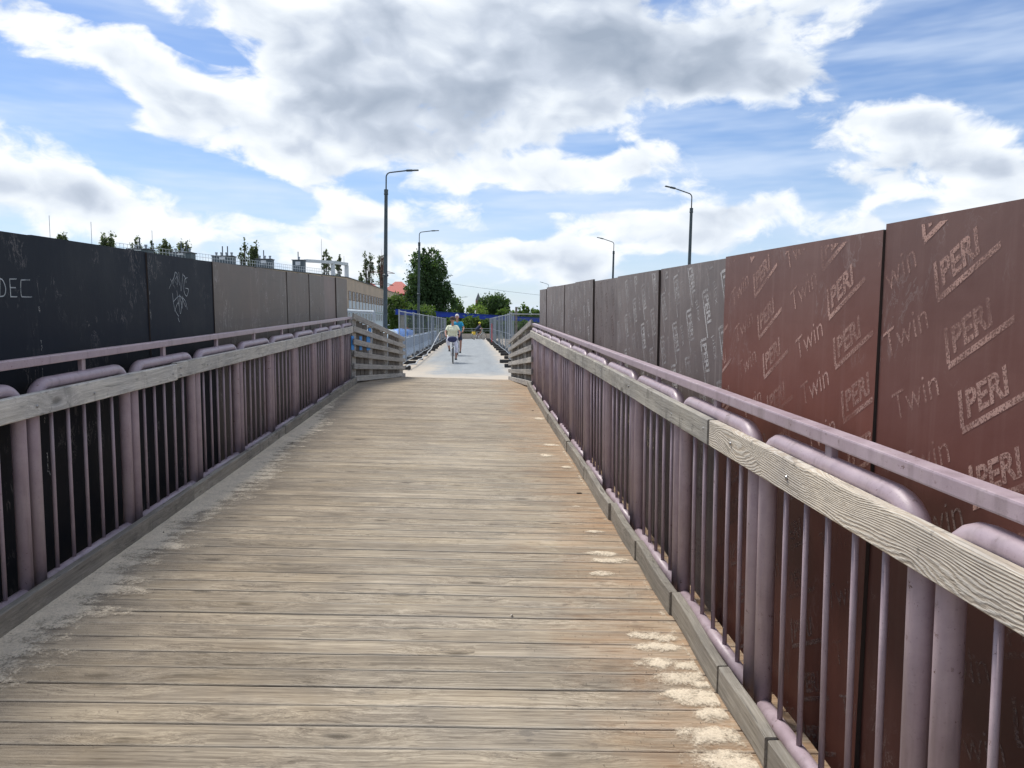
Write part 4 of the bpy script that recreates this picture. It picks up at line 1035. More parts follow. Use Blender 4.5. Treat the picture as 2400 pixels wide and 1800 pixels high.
def tree(name, base, lobes, leaf, n, mat, label, cat='tree', group=None, trunk_r=.25, seed=0, twigs=6, bare=0.0, vert=0.4):
    """lobes: (dx, dy, z, rx, ry, rz) ellipsoids above the base"""
    rr = random.Random(seed); base = Vector(base)
    t = thing(name, label, cat, base, (0, 0, 0), group)
    m = MB(); H = max(l[2] + l[5] for l in lobes); zt = min(l[2] - l[5] for l in lobes)
    m.tube([(0, 0, -.3), (.05, 0, H * .3), (-.05, .05, H * .6), (0, 0, H * .86)], [trunk_r, trunk_r * .8, trunk_r * .5, trunk_r * .15], 8)
    for k in range(twigs + len(lobes)):
        l = lobes[k % len(lobes)]; z0 = rr.uniform(.25, .6) * H if l[2] > .3 * H else rr.uniform(.1, .3) * H
        e = Vector((l[0] + rr.uniform(-.5, .5) * l[3], l[1] + rr.uniform(-.5, .5) * l[4], l[2] + rr.uniform(-.1, .7) * l[5]))
        s = Vector((0, 0, min(z0, e.z * .8))); mid = s.lerp(e, .5) + Vector((0, 0, -.06 * H * .3))
        m.tube([s, mid, e], [trunk_r * .45, trunk_r * .25, trunk_r * .06], 5)
        for q in range(2 if not bare else 5):
            f = e.lerp(s, rr.uniform(.0, .4)) ; g_ = f + Vector((rr.uniform(-.3, .3) * l[3], rr.uniform(-.3, .3) * l[4], rr.uniform(.2, .55) * l[5])); m.tube([f, g_], [trunk_r * .12, trunk_r * .03], 4)
    m.build('trunk', BARK, t)
    V, F = [], []
    vol = [l[3] * l[4] * l[5] for l in lobes]; tv = sum(v ** .7 for v in vol)
    for l, v in zip(lobes, vol):
        nl = int(n * (v ** .7) / tv); ncl = max(6, nl // 26)
        for c in range(ncl):
            while True:
                p = Vector((rr.uniform(-1, 1), rr.uniform(-1, 1), rr.uniform(-1, 1)))
                if .35 < p.length < 1: break
            p = p.normalized() * (p.length ** .5) * (1 + .16 * mnoise.noise(p * 2.2 + Vector((seed, c * .0, 0))))
            cc = Vector((l[0] + p.x * l[3], l[1] + p.y * l[4], l[2] + p.z * l[5])); cr = (l[3] * l[5]) ** .5 * rr.uniform(.13, .26)
            if rr.random() < .12: cc = Vector((l[0], l[1], l[2])) + (cc - Vector((l[0], l[1], l[2]))) * 1.10; cr *= .6
            for q in range(nl // ncl):
                o = Vector((rr.gauss(0, .55), rr.gauss(0, .55), rr.gauss(0, .55 + vert * .5))) * cr + cc
                s = leaf * rr.uniform(.6, 1.3); nn = Vector((rr.gauss(0, 1), rr.gauss(0, 1), rr.gauss(0, 1) + .5)).normalized()
                a = nn.orthogonal().normalized(); b = nn.cross(a); th = rr.uniform(0, 6.28); a2 = a * math.cos(th) + b * math.sin(th); b2 = nn.cross(a2)
                i0 = len(V); V += [tuple(o - a2 * s), tuple(o + b2 * s * .55), tuple(o + a2 * s), tuple(o - b2 * s * .55)]; F.append((i0, i0 + 1, i0 + 2, i0 + 3))
    me = bpy.data.meshes.new('crown'); me.from_pydata(V, [], F); link('crown', me, mat, t)
    return t
def pxtree(name, u, vtop, wpx, Y, mat, label, seed, zb=-7.0, shape='round', n=4000, leaf=.22, group='trees on the far bank', cat='tree', bare=0, vbot=None):
    s = Y / 1800; top = P(u, vtop, Y); H = top.z - zb; wr = wpx / 2 * s; rr = random.Random(seed)
    bot = (P(u, vbot, Y).z - zb) if vbot else H * .35
    lobes = []
    if shape == 'round':
        lobes.append((0, 0, (H + bot) / 2, wr * .80, wr * .8, (H - bot) / 2))
        for k in range(7):
            a = k * 2.4 + rr.uniform(-.4, .4); r_ = wr * .55; lobes.append((math.cos(a) * r_, math.sin(a) * r_, bot + (H - bot) * rr.uniform(.25, .72), wr * rr.uniform(.3, .46), wr * .4, (H - bot) * rr.uniform(.18, .28)))
    elif shape == 'poplar':
        k_ = max(1, int(rr.uniform(2, 4)))
        for k in range(k_):
            x = (k - (k_ - 1) / 2) * wr * .75; hh = H * (1 - .1 * abs(k - (k_ - 1) / 2) * rr.uniform(.4, 1.2))
            lobes.append((x, rr.uniform(-.3, .3) * wr, hh * .60, wr * .5, wr * .5, hh * .40))
            lobes.append((x, 0, hh * .84, wr * .42, wr * .42, hh * .12)); lobes.append((x, 0, hh * .93, wr * .24, wr * .24, hh * .075))
    elif shape == 'cone':
        for (dx, zc, rw, rh) in ((-.28, .60, .42, .34), (.22, .62, .42, .36), (0, .38, .72, .26), (-.45, .30, .45, .22), (.50, .26, .5, .22), (-.36, .82, .20, .15), (-.16, .86, .16, .13), (.20, .86, .22, .14), (.34, .70, .30, .18), (.62, .42, .28, .14), (-.55, .50, .30, .16), (0, .55, .5, .3)):
            lobes.append((dx * wr, rr.uniform(-.2, .2) * wr, bot + (H - bot) * zc, rw * wr, rw * wr, (H - bot) * rh))
    return tree(name, (top.x, Y, zb), lobes, leaf, n, mat, label, cat, group, trunk_r=max(.12, H * .018), seed=seed, bare=bare)
pxtree('alder_tree', 1002, 580, 130, 118, L_DARK, 'tall dark green tree with several pointed tops behind the second left lamp', 1, shape='cone', n=22000, leaf=.20, vbot=765)
pxtree('oak_tree', 1157, 692, 92, 190, L_DARK, 'round dark oak standing highest above the blue bridge', 2, n=9000, leaf=.30, vbot=745)
pxtree('willow_tree', 1118, 716, 56, 150, L_PALE, 'pale yellow-green willow bulging over the blue bridge, left of the oak', 3, n=5000, leaf=.24, vbot=760)
pxtree('leafy_tree', 1072, 702, 36, 165, L_MID, 'mid green tree at the right foot of the big dark tree', 4, n=3500, leaf=.26, vbot=760)
pxtree('young_tree', 1062, 726, 28, 140, L_PALE, 'small pale tree below the far thin lamp, right of the big dark tree', 5, n=2000, leaf=.22, vbot=760)
pxtree('young_tree', 1094, 738, 26, 145, L_PALE, 'small pale bush-like tree between the far lamp and the willow', 6, n=1800, leaf=.22, vbot=765)
pxtree('leafy_tree', 1188, 727, 60, 150, L_MID, 'bright green tree in front of the oak, above the right wire fence', 7, n=5000, leaf=.24, vbot=765)
pxtree('leafy_tree', 1222, 718, 44, 155, L_MID, 'loose green tree left of the right hoarding corner', 8, n=3500, leaf=.24, vbot=770)
pxtree('leafy_tree', 1252, 726, 40, 160, L_MID, 'dull green tree touching the corner of the right hoarding', 9, n=3500, leaf=.24, vbot=770)
pxtree('leafy_tree', 1290, 730, 60, 165, L_DARK, 'dark green tree hidden behind the far end of the right hoarding', 19, n=3000, leaf=.28, vbot=770)
pxtree('riverside_bush', 1105, 742, 60, 88, L_MID, 'thick green bush under the blue bridge above the end wall', 10, n=5000, leaf=.15, vbot=790, zb=-4, cat='bush')
pxtree('riverside_bush', 1150, 748, 54, 92, L_DARK, 'darker bush under the blue bridge at the start of the right fence', 11, n=4000, leaf=.15, vbot=790, zb=-4, cat='bush')
pxtree('riverside_bush', 1060, 746, 60, 96, L_MID, 'green bush behind the far end of the left wire fence', 12, n=3500, leaf=.16, vbot=790, zb=-4, cat='bush')
pxtree('riverside_bush', 1232, 752, 60, 92, L_DARK, 'dark bush under the blue bridge beside the right hoarding corner', 13, n=3500, leaf=.16, vbot=790, zb=-4, cat='bush')
pxtree('riverside_bush', 1195, 752, 50, 94, L_MID, 'green bush seen through the right wire fence', 14, n=3000, leaf=.16, vbot=790, zb=-4, cat='bush')
pxtree('leafy_tree', 930, 690, 56, 112, L_MID, 'lighter green tree under the red roof, beside the end of the long building', 15, n=7000, leaf=.18, vbot=775)
pxtree('leafy_tree', 985, 712, 84, 104, L_MID, 'dark undergrowth tree at the foot of the big dark tree, behind the left fence', 16, n=6000, leaf=.18, vbot=785)
pxtree('leafy_tree', 1042, 722, 50, 122, L_DARK, 'dark low tree right of the big tree foot', 17, n=3500, leaf=.2, vbot=780)
GP = 'poplars behind the long building'
for i, (u, v, wd, Y, mt, br, lab) in enumerate([
    (145, 545, 28, 210, L_POP, 0, 'leafy poplar top farthest left above the black hoarding'), (252, 547, 34, 210, L_POP, 0, 'leafy poplar top, second from the left above the black hoarding'),
    (318, 566, 20, 215, L_POP, 0, 'small poplar top, third from the left above the black hoarding'), (356, 572, 16, 215, L_POP, 0, 'slim poplar top just left of the roof chimney box'),
    (386, 564, 24, 212, L_POP, 0, 'poplar top just behind the leftmost grey chimney box'), (431, 564, 30, 212, L_POP, 0, 'double poplar top behind the leftmost grey chimney box'),
    (572, 566, 22, 230, L_POP, 1, 'bare brown poplar between two grey chimney boxes'), (595, 574, 18, 228, L_POP, 0, 'slim leafy poplar left of the middle chimney box'),
    (764, 586, 14, 230, L_POP, 1, 'slim poplar rising through the white roof frame'), (793, 597, 12, 235, L_POP, 1, 'thin bare poplar at the right end of the white roof frame'),
    (862, 588, 26, 270, L_POP, 1, 'half bare poplar left of the nearest lamp post'), (893, 594, 20, 275, L_POP, 1, 'bare poplar right behind the nearest lamp post'), (846, 650, 8, 260, L_POP, 0, 'tiny tree top over the roof edge of the long building')]):
    pxtree('poplar_tree', u, v - 8, wd * 1.15, Y, mt, lab, 50 + i, zb=-7, shape='poplar', n=1500 if br else 9000, leaf=.34, group=GP, bare=br)
# far wood line
m = MB(); rr = random.Random(9); V, F = [], []
for k in range(15000):
    x = rr.uniform(-900, 900); yv = 700 + rr.uniform(-40, 40); h = 8 + 7 * (mnoise.noise(Vector((x * .02, 0, 0))) + .5) + 3 * mnoise.noise(Vector((x * .11, 3, 0)))
    o = Vector((x, yv, -7 + rr.random() ** .6 * max(2, h))); s = rr.uniform(.8, 1.8); a = Vector((rr.gauss(0, 1), rr.gauss(0, 1), rr.gauss(0, 1))).normalized(); b = a.orthogonal().normalized()
    i0 = len(V); V += [tuple(o - a * s), tuple(o + b * s * .7), tuple(o + a * s), tuple(o - b * s * .7)]; F.append((i0, i0 + 1, i0 + 2, i0 + 3))
me = bpy.data.meshes.new('distant_wood'); me.from_pydata(V, [], F); stuff(link('distant_wood', me, L_MID))

# ------------------------------------------------------------------ long building on the left
WALLB = simple('beige_render', (.60, .45, .33), .85, 0, .12, .25, .1); WALLW = simple('pale_grey_render', (.72, .76, .80), .8, 0, .06, .3)
DWIN = simple('dark_window_glass', (.045, .03, .035), .2, 0, .3, 2); WSILL = simple('white_panel', (.66, .70, .74), .6); ROOFG = simple('roof_felt', (.16, .16, .165), .8)
BOXG = simple('grey_cladding', (.10, .125, .135), .6); WHITEP = simple('white_paint', (.72, .74, .74), .6)
EXTR = 9.1 + EYE
t = thing('long_building', 'long flat-roofed building with beige upper floor and pale grey lower floors on the left', 'building', (-25, 157, -7))
zt = EXTR + 7
X2, Y2 = -46.5, 100
m = MB(); Ln = 90; ang = R(1.1)
D = Vector((math.sin(ang), math.cos(ang), 0)); NRM = Vector((D.y, -D.x, 0))
def wallquad(mb, p, d, L, z0, z1, off=0):
    n_ = Vector((d.y, -d.x, 0)); a = Vector(p) + n_ * off; b = a + d * L
    mb.add([(a.x, a.y, z0), (b.x, b.y, z0), (b.x, b.y, z1), (a.x, a.y, z1)], [(0, 1, 2, 3)])
def prism(mb, pts, z0, z1):
    n_ = len(pts); mb.add([(p[0], p[1], z) for z in (z0, z1) for p in pts], [list(range(n_))[::-1], [n_ + i for i in range(n_)]] + [[i, (i + 1) % n_, n_ + (i + 1) % n_, n_ + i] for i in range(n_)])
far = D * Ln; W2 = Vector((X2 + 25, Y2 - 157, 0))
foot = [(0, 0), (far.x, far.y), (far.x - 14, far.y + 2), (-14, 6), (W2.x - 13, W2.y + 6), (W2.x, W2.y)]
def ftin(k): return [(0 - k, 0), (far.x - k, far.y), (far.x - 14 + k, far.y + 2), (-14 + k, 6), (W2.x - 13 + k, W2.y + 6), (W2.x - k, W2.y + k * .3)]
m = MB(); prism(m, foot, 11.5, zt); m.build('upper_wall', WALLB, t)
m = MB(); prism(m, ftin(.25), 0, 11.497); m.build('lower_wall', WALLW, t)
m = MB(); prism(m, [(x * 1.0, y_) for x, y_ in ftin(-.15)], zt + .002, zt + .14); m.build('roof_edge', ROOFG, t)
m = MB(); prism(m, ftin(-.12), 11.25, 11.48); m.build('ledge', WALLW, t)
def facade_windows(p0, d, L, pitch, rows):
    n_ = int(L / pitch)
    nr = Vector((d.y, -d.x, 0)); rz = math.atan2(d.y, d.x)
    for (z0, z1, wd, kind) in rows:
        fm = MB(); fm.box(-wd / 2 - .12, wd / 2 + .12, -.10, .0, z0 - .08, z0); fm.box(-wd / 2 - .12, wd / 2 + .12, -.10, .0, z1, z1 + .08); fm.box(-wd / 2 - .12, -wd / 2, -.1, 0, z0, z1); fm.box(wd / 2, wd / 2 + .12, -.1, 0, z0, z1); fm.box(-.03, .03, -.08, 0, z0, z1)
        fme = fm.mesh('window'); fme.materials.append(WHITEP if kind != 'top' else simple('brown_frame', (.14, .08, .06), .6))
        pm_ = MB(); pm_.box(-wd / 2, wd / 2, -.05, -.02, z0, z1); pme = pm_.mesh('pane'); pme.materials.append(DWIN)
        sm_ = MB(); sm_.box(-wd / 2 - .25, wd / 2 + .25, -.12, .0, z0 - 1.75, z0 - .16); sme = sm_.mesh('spandrel'); sme.materials.append(WSILL)
        for k in range(n_):
            c = Vector(p0) + d * (pitch * (k + .6)) + nr * (.02 if kind == 'top' else -.2)
            wo = link('window', fme, None, t, (c.x, c.y, 0), (0, 0, rz)); link('pane', pme, None, wo)
            if kind == 'top': link('spandrel', sme, None, t, (c.x, c.y, 0), (0, 0, rz))
facade_windows((0, 0, 0), D, Ln - 2, 4.4, [(13.3, 15.0, 2.3, 'top'), (9.2, 10.7, 2.0, 'low'), (6.0, 7.5, 2.0, 'low'), (2.9, 4.4, 2.0, 'low')])
# roof things
def roofbox(u0, u1, v0, v1, Y, label, chim, pipes):
    a, b = P(u0, v1, Y), P(u1, v0, Y); zb = EXTR + .14; c = (a + b) / 2; wd = abs(b.x - a.x); h = b.z - zb
    t_ = thing('roof_chimney_box', label, 'chimney', (c.x, Y, zb), (0, 0, 0), 'chimney boxes on the long roof')
    link('box', bevel_mesh(MB().box(-wd / 2, wd / 2, -1, 1, 0, h).mesh('box'), .05), BOXG, t_)
    MB().box(-wd / 2 - .12, wd / 2 + .12, -1.12, 1.12, h + .003, h + .12).build('cap', ROOFG, t_)
    MB().box(-.45, .45, -1.06, -1.0, h * .62, h * .9).build('grille', WHITEP, t_)
    for k in range(chim):
        x = -wd / 2 + wd * (k + .5) / chim; MB().lathe([(.16, h + .12), (.16, h + .5), (.22, h + .52), (.22, h + .7), (.0, h + .72)], (x, 0, 0), 8).build('cowl', STEEL, t_)
    for k in range(pipes):
        x = -.1 * wd + k * wd * .25; MB().tube([(x, .3, h), (x, .3, h + 1.7)], .09, 6).build('pipe', BOXG, t_)
roofbox(502, 549, 602, 622, 126, 'dark grey roof chimney box with four cowls and two pipes, above the black-grey hoarding joint', 4, 2)
roofbox(603, 639, 609, 624, 138, 'dark grey roof chimney box with three cowls and one pipe, middle of the visible three', 3, 1)
roofbox(688, 714, 611, 628, 148, 'dark grey roof chimney box beside the white roof frame', 1, 1)
roofbox(404, 453, 594, 606, 115, 'low grey roof chimney box in front of the double poplar top', 3, 2)
roofbox(307, 354, 586, 598, 106, 'pale low roof box barely above the black hoarding', 2, 1)
t = thing('roof_frame', 'white rectangular concrete frame standing on the roof right of the chimney boxes', 'roof frame', (0, 0, 0))
a, b = P(716, 611, 150), P(780, 615, 156); zb = EXTR + .14
m = MB(); m.bar(a, b, .8, .55); m.bar(b, b + Vector((2.0, 4.5, 0)), .8, .55); m.build('beam', WHITEP, t)
m = MB(); m.box(b.x - .35, b.x + .35, b.y - .35, b.y + .35, zb, b.z - .28); c = b + Vector((2.0, 4.5, 0)); m.box(c.x - .35, c.x + .35, c.y - .35, c.y + .35, zb, c.z - .28); m.build('column', WHITEP, t)
t = thing('roof_railing', 'thin white safety railing along the edge of the long roof', 'railing', (0, 0, 0))
a = Vector((X2 + 1, Y2 + 2, zb)); b = Vector((-26.2, 156, zb)); n = 90; bme = MB().box(-.02, .02, -.02, .02, 0, 1).mesh('baluster'); bme.materials.append(WHITEP)
for k in range(n + 1): p = a.lerp(b, k / n); link('baluster', bme, None, t, (p.x, p.y, zb))
for hh in (.5, 1.0): MB().bar(a + Vector((0, 0, hh)), b + Vector((0, 0, hh)), .04, .05).build('rail', WHITEP, t)
for k, (u, v, Y) in enumerate([(115, 505, 110), (213, 520, 112), (356, 540, 116), (753, 560, 152), (806, 600, 165)]):
    p = P(u, v, Y); m = MB(); m.tube([(0, 0, -1), (0, 0, p.z - zb)], .035, 5)
    tag(m.build('roof_mast', STEEL, None, loc=(p.x, Y, zb)), ['thin lightning mast farthest left above the black hoarding', 'thin lightning mast by the second poplar from the left', 'thin lightning mast near the slim poplar top', 'thin tall mast standing by the white roof frame', 'thin mast at the right end of the roof near the far facade'][k], 'mast', 'lightning masts on the long roof')
# red roofed house
ROOFR = simple('red_roof_tiles', (.50, .13, .10), .7, 0, .15, 1.5); WALLR = simple('red_wall', (.42, .09, .08), .8)
p = P(934, 660, 290); hb = P(934, 690, 290).z; w_ = 6.5
t = thing('red_roof_house', 'house with a steep red hipped roof between the building end and the big tree', 'house', (p.x, 290, -7))
m = MB(); m.box(-w_ * .72, w_ * .72, -w_ * .7, w_ * .7, 0, hb + 7); m.build('wall', WALLR, t)
m = MB(); z1, z2 = hb + 7.003, p.z + 7; m.add([(-w_, -w_, z1), (w_, -w_, z1), (w_, w_, z1), (-w_, w_, z1), (-1.2, 0, z2), (1.2, 0, z2)], [(0, 1, 5, 4), (1, 2, 5), (2, 3, 4, 5), (3, 0, 4), (3, 2, 1, 0)]); m.build('roof', ROOFR, t)
for k in range(6): MB().box(-.5, .5, -.08, 0, hb + 4.9, hb + 6.4).build('window', WHITEP, t, loc=(-w_ * .60 + k * 1.55, -w_ * .7, 0))
p = P(1121, 697, 400); t = thing('brick_tower', 'slim brick tower peeping out left of the round oak', 'tower', (p.x, 400, -7))
MB().box(-1.4, 1.4, -1.4, 1.4, 0, p.z + 5.5).build('wall', simple('brick_orange', (.36, .16, .10), .85), t)
m = MB(); z = p.z + 5.503; m.add([(-1.5, -1.5, z), (1.5, -1.5, z), (1.5, 1.5, z), (-1.5, 1.5, z), (0, 0, z + 4)], [(0, 1, 4), (1, 2, 4), (2, 3, 4), (3, 0, 4), (3, 2, 1, 0)]); m.build('roof', ROOFG, t)
p = P(872, 668, 300); t = thing('red_roof_house', 'low red roof showing over the long building beneath the half bare poplars', 'house', (p.x, 300, -7))
MB().box(-4, 4, -4, 4, 0, p.z + 4).build('wall', WALLR, t)
m = MB(); z1 = p.z + 4.003; m.add([(-5, -5, z1), (5, -5, z1), (5, 5, z1), (-5, 5, z1), (0, -5, z1 + 3.6), (0, 5, z1 + 3.6)], [(0, 1, 4), (1, 2, 5, 4), (2, 3, 5), (3, 0, 4, 5), (3, 2, 1, 0)]); m.build('roof', ROOFR, t)
# overhead cables and lattice pylon
CAB = simple('overhead_cable', (.14, .15, .17), .6)
def span(a, b, sag, r, lab):
    pts = [Vector(a).lerp(Vector(b), k / 16) + Vector((0, 0, -sag * 4 * (k / 16) * (1 - k / 16))) for k in range(17)]
    tag(MB().tube(pts, r, 5).build('overhead_cable', CAB), lab, 'cable')
span(P(1040, 662, 130), P(1420, 705, 130), .3, .02, 'dark overhead cable running from the big tree to the right hoarding')
t = thing('power_pylon', 'rusty lattice power pylon with crossarms behind the nearest lamp post', 'pylon', (P(896, 640, 250).x, 250, -7))
pz = P(896, 600, 250).z + 7; m = MB()
for sx in (-1, 1):
    for sy in (-1, 1): m.tube([(sx * 1.2, sy * 1.2, 0), (sx * .25, sy * .25, pz)], .09, 4)
for k in range(12):
    z = pz * k / 12; r_ = 1.2 - .95 * k / 12; z2 = pz * (k + 1) / 12; r2 = 1.2 - .95 * (k + 1) / 12; m.tube([(-r_, -r_, z), (r2, -r2, z2)], .06, 4); m.tube([(r_, -r_, z), (-r2, -r2, z2)], .06, 4)
m.build('mast', simple('rusty_steel', (.16, .08, .06), .8), t)
for k, dz in enumerate((pz - 5.2, pz - 9)):
    m = MB(); L_ = 3.6 - k * .4; m.tube([(-L_, 0, dz), (L_ * 1.1, 0, dz - .3)], .10, 4); m.tube([(-L_, 0, dz), (0, 0, dz + .8), (L_ * 1.1, 0, dz - .3)], .08, 4); m.build('crossarm', MATS['rusty_steel'], t)

# ------------------------------------------------------------------ bicycles and riders
SKIN = simple('skin', (.46, .24, .17), .55, 0, .08, 20); SKIN2 = simple('tanned_skin', (.40, .20, .14), .55, 0, .08, 20)
def fab(n, c): return simple(n, c, .85, 0, .12, 14, .3, 80)
CHROME = simple('chrome', (.55, .56, .58), .25, 1.0)
def arc(c, r, n, ax='x'): return [Vector((c[0], c[1] + r * math.cos(2 * math.pi * k / n), c[2] + r * math.sin(2 * math.pi * k / n))) for k in range(n)]
def bicycle(label, loc, rz, fmat, sc=1.0):
    t = thing('bicycle', label, 'bicycle', loc, (0, 0, rz)); t.scale = (sc,) * 3
    RW = .335; hubs = [(0, -.50, RW), (0, .56, RW)]
    for k, hb_ in enumerate(hubs):
        wv = MB().tube(arc((0, 0, 0), RW - .035, 32), .011, 6, closed=True).build('wheel', CHROME, t, True, loc=hb_)
        MB().tube(arc((0, 0, 0), RW - .020, 32), .021, 8, closed=True).build('tyre', RUBBER, wv, True)
        sp = MB()
        for q in range(20):
            a_ = 2 * math.pi * q / 20; sp.tube([(.02 * (-1) ** q, 0, 0), (0, (RW - .04) * math.cos(a_), (RW - .04) * math.sin(a_))], .0016, 3, cap=False)
        sp.build('spokes', CHROME, wv); MB().tube([(-.05, 0, 0), (.05, 0, 0)], .02, 8).build('hub', CHROME, wv)
    bb = (0, -.06, .29); st = (0, -.22, .78); hd = (0, .36, .86); hl = (0, .40, .70)
    m = MB(); m.tube([bb, st, (0, -.25, .88)], .016, 8); m.tube([bb, hl], .019, 8); m.tube([st, hd], .015, 8); m.tube([hd, hl], .02, 8)
    for s in (-.05, .05): m.tube([(s * .5, bb[1], bb[2]), (s, hubs[0][1], RW)], .009, 6); m.tube([(s * .3, st[1], st[2]), (s, hubs[0][1], RW)], .008, 6)
    m.build('frame', fmat, t, True)
    m = MB(); m.tube([hl, (0, .44, .62)], .018, 8)
    for s in (-1, 1): m.tube([(s * .03, .435, .63), (s * .05, .50, .48), (s * .05, .56, RW)], .011, 6)
    m.build('fork', CHROME, t, True)
    m = MB(); m.tube([hd, (0, .34, .98), (0, .40, 1.0)], .013, 8); m.tube([(-.29, .28, 1.05), (-.18, .37, 1.04), (0, .40, 1.0), (.18, .37, 1.04), (.29, .28, 1.05)], .011, 8); hbv = m.build('handlebar', CHROME, t, True)
    for s in (-1, 1): MB().tube([(s * .22, .34, 1.045), (s * .31, .265, 1.052)], .017, 8).build('grip', RUBBER, hbv)
    sd = MB()
    for (yy, w_, z) in ((-.42, .075, .93), (-.34, .085, .945), (-.24, .05, .94), (-.12, .022, .935)):
        for k in range(8): a_ = 2 * math.pi * k / 8; sd.v.append((w_ * math.cos(a_), yy, z + .025 * math.sin(a_)))
    for i in range(3):
        for k in range(8): sd.f.append([i * 8 + k, i * 8 + (k + 1) % 8, i * 8 + 8 + (k + 1) % 8, i * 8 + 8 + k]); sd.mi.append(0)
    sd.f.append(list(range(8))); sd.f.append([24 + k for k in range(8)][::-1]); sd.mi += [0, 0]
    sd.build('saddle', RUBBER, t, True)
    m = MB(); m.lathe([(.085, -.003), (.085, .003), (.02, .004)], (0, 0, 0), 16, Matrix.Translation(Vector((.05, bb[1], bb[2]))) @ Matrix.Rotation(R(90), 4, 'Y')); m.tube([(.07, bb[1], bb[2]), (.08, bb[1] + .02, bb[2] + .17)], .01, 6); m.tube([(-.07, bb[1], bb[2]), (-.08, bb[1] - .02, bb[2] - .17)], .01, 6); m.tube([(-.07, bb[1], bb[2]), (.07, bb[1], bb[2])], .015, 6)
    cs = m.build('crankset', CHROME, t)
    for s in (-1, 1): MB().box(-.05, .05, -.04, .04, -.01, .01).build('pedal', RUBBER, t, loc=(s * .13, bb[1] + s * .02, bb[2] + s * .17))
    for hb_, a0, a1 in ((hubs[0], 20, 190), (hubs[1], 60, 170)):
        m = MB(); m.tube([Vector((0, hb_[1] + (RW + .015) * math.cos(R(a_)), RW + (RW + .015) * math.sin(R(a_)))) for a_ in range(a0, a1, 12)], .02, 5); m.build('mudguard', fmat, t, True)
    MB().lathe([(.0, 0), (.035, .0), (.04, .05), (0, .06)], (0, 0, 0), 10, Matrix.Translation(Vector((0, .42, .86))) @ Matrix.Rotation(R(-90), 4, 'X')).build('headlight', CHROME, t)
    return t
def caps(mb, a, b, ra, rb, n=12):
    a, b = Vector(a), Vector(b); d = (b - a); L = d.length; d.normalize(); pts, rs = [], []
    for k in range(4): t_ = math.pi / 2 * k / 4; pts.append(a - d * ra * math.cos(t_)); rs.append(max(.0005, ra * math.sin(t_)))
    pts.append(a); rs.append(ra); pts.append(b); rs.append(rb)
    for k in range(1, 5): t_ = math.pi / 2 * k / 4; pts.append(b + d * rb * math.sin(t_)); rs.append(max(.0005, rb * math.cos(t_)))
    mb.tube(pts, rs, n)
def remeshed(mb, name, mat, parent, vox):
    me = mb.mesh(name); ob = bpy.data.objects.new(name, me); COL.objects.link(ob)
    md = ob.modifiers.new('r', 'REMESH'); md.mode = 'VOXEL'; md.voxel_size = vox; md.use_smooth_shade = True
    sm = ob.modifiers.new('s', 'SMOOTH'); sm.factor = .5; sm.iterations = 3
    dg = bpy.context.evaluated_depsgraph_get(); m2 = bpy.data.meshes.new_from_object(ob.evaluated_get(dg)); bpy.data.objects.remove(ob)
    m2.materials.clear(); return link(name, m2, mat, parent, smooth=True)
def ik(a, b, l1, l2, pole):
    a, b = Vector(a), Vector(b); d = b - a; L = min(d.length, (l1 + l2) * .999); d.normalize(); x = (l1 * l1 - l2 * l2 + L * L) / (2 * L); h = math.sqrt(max(0, l1 * l1 - x * x))
    p = Vector(pole) - d * Vector(pole).dot(d); p.normalize(); return a + d * x + p * h
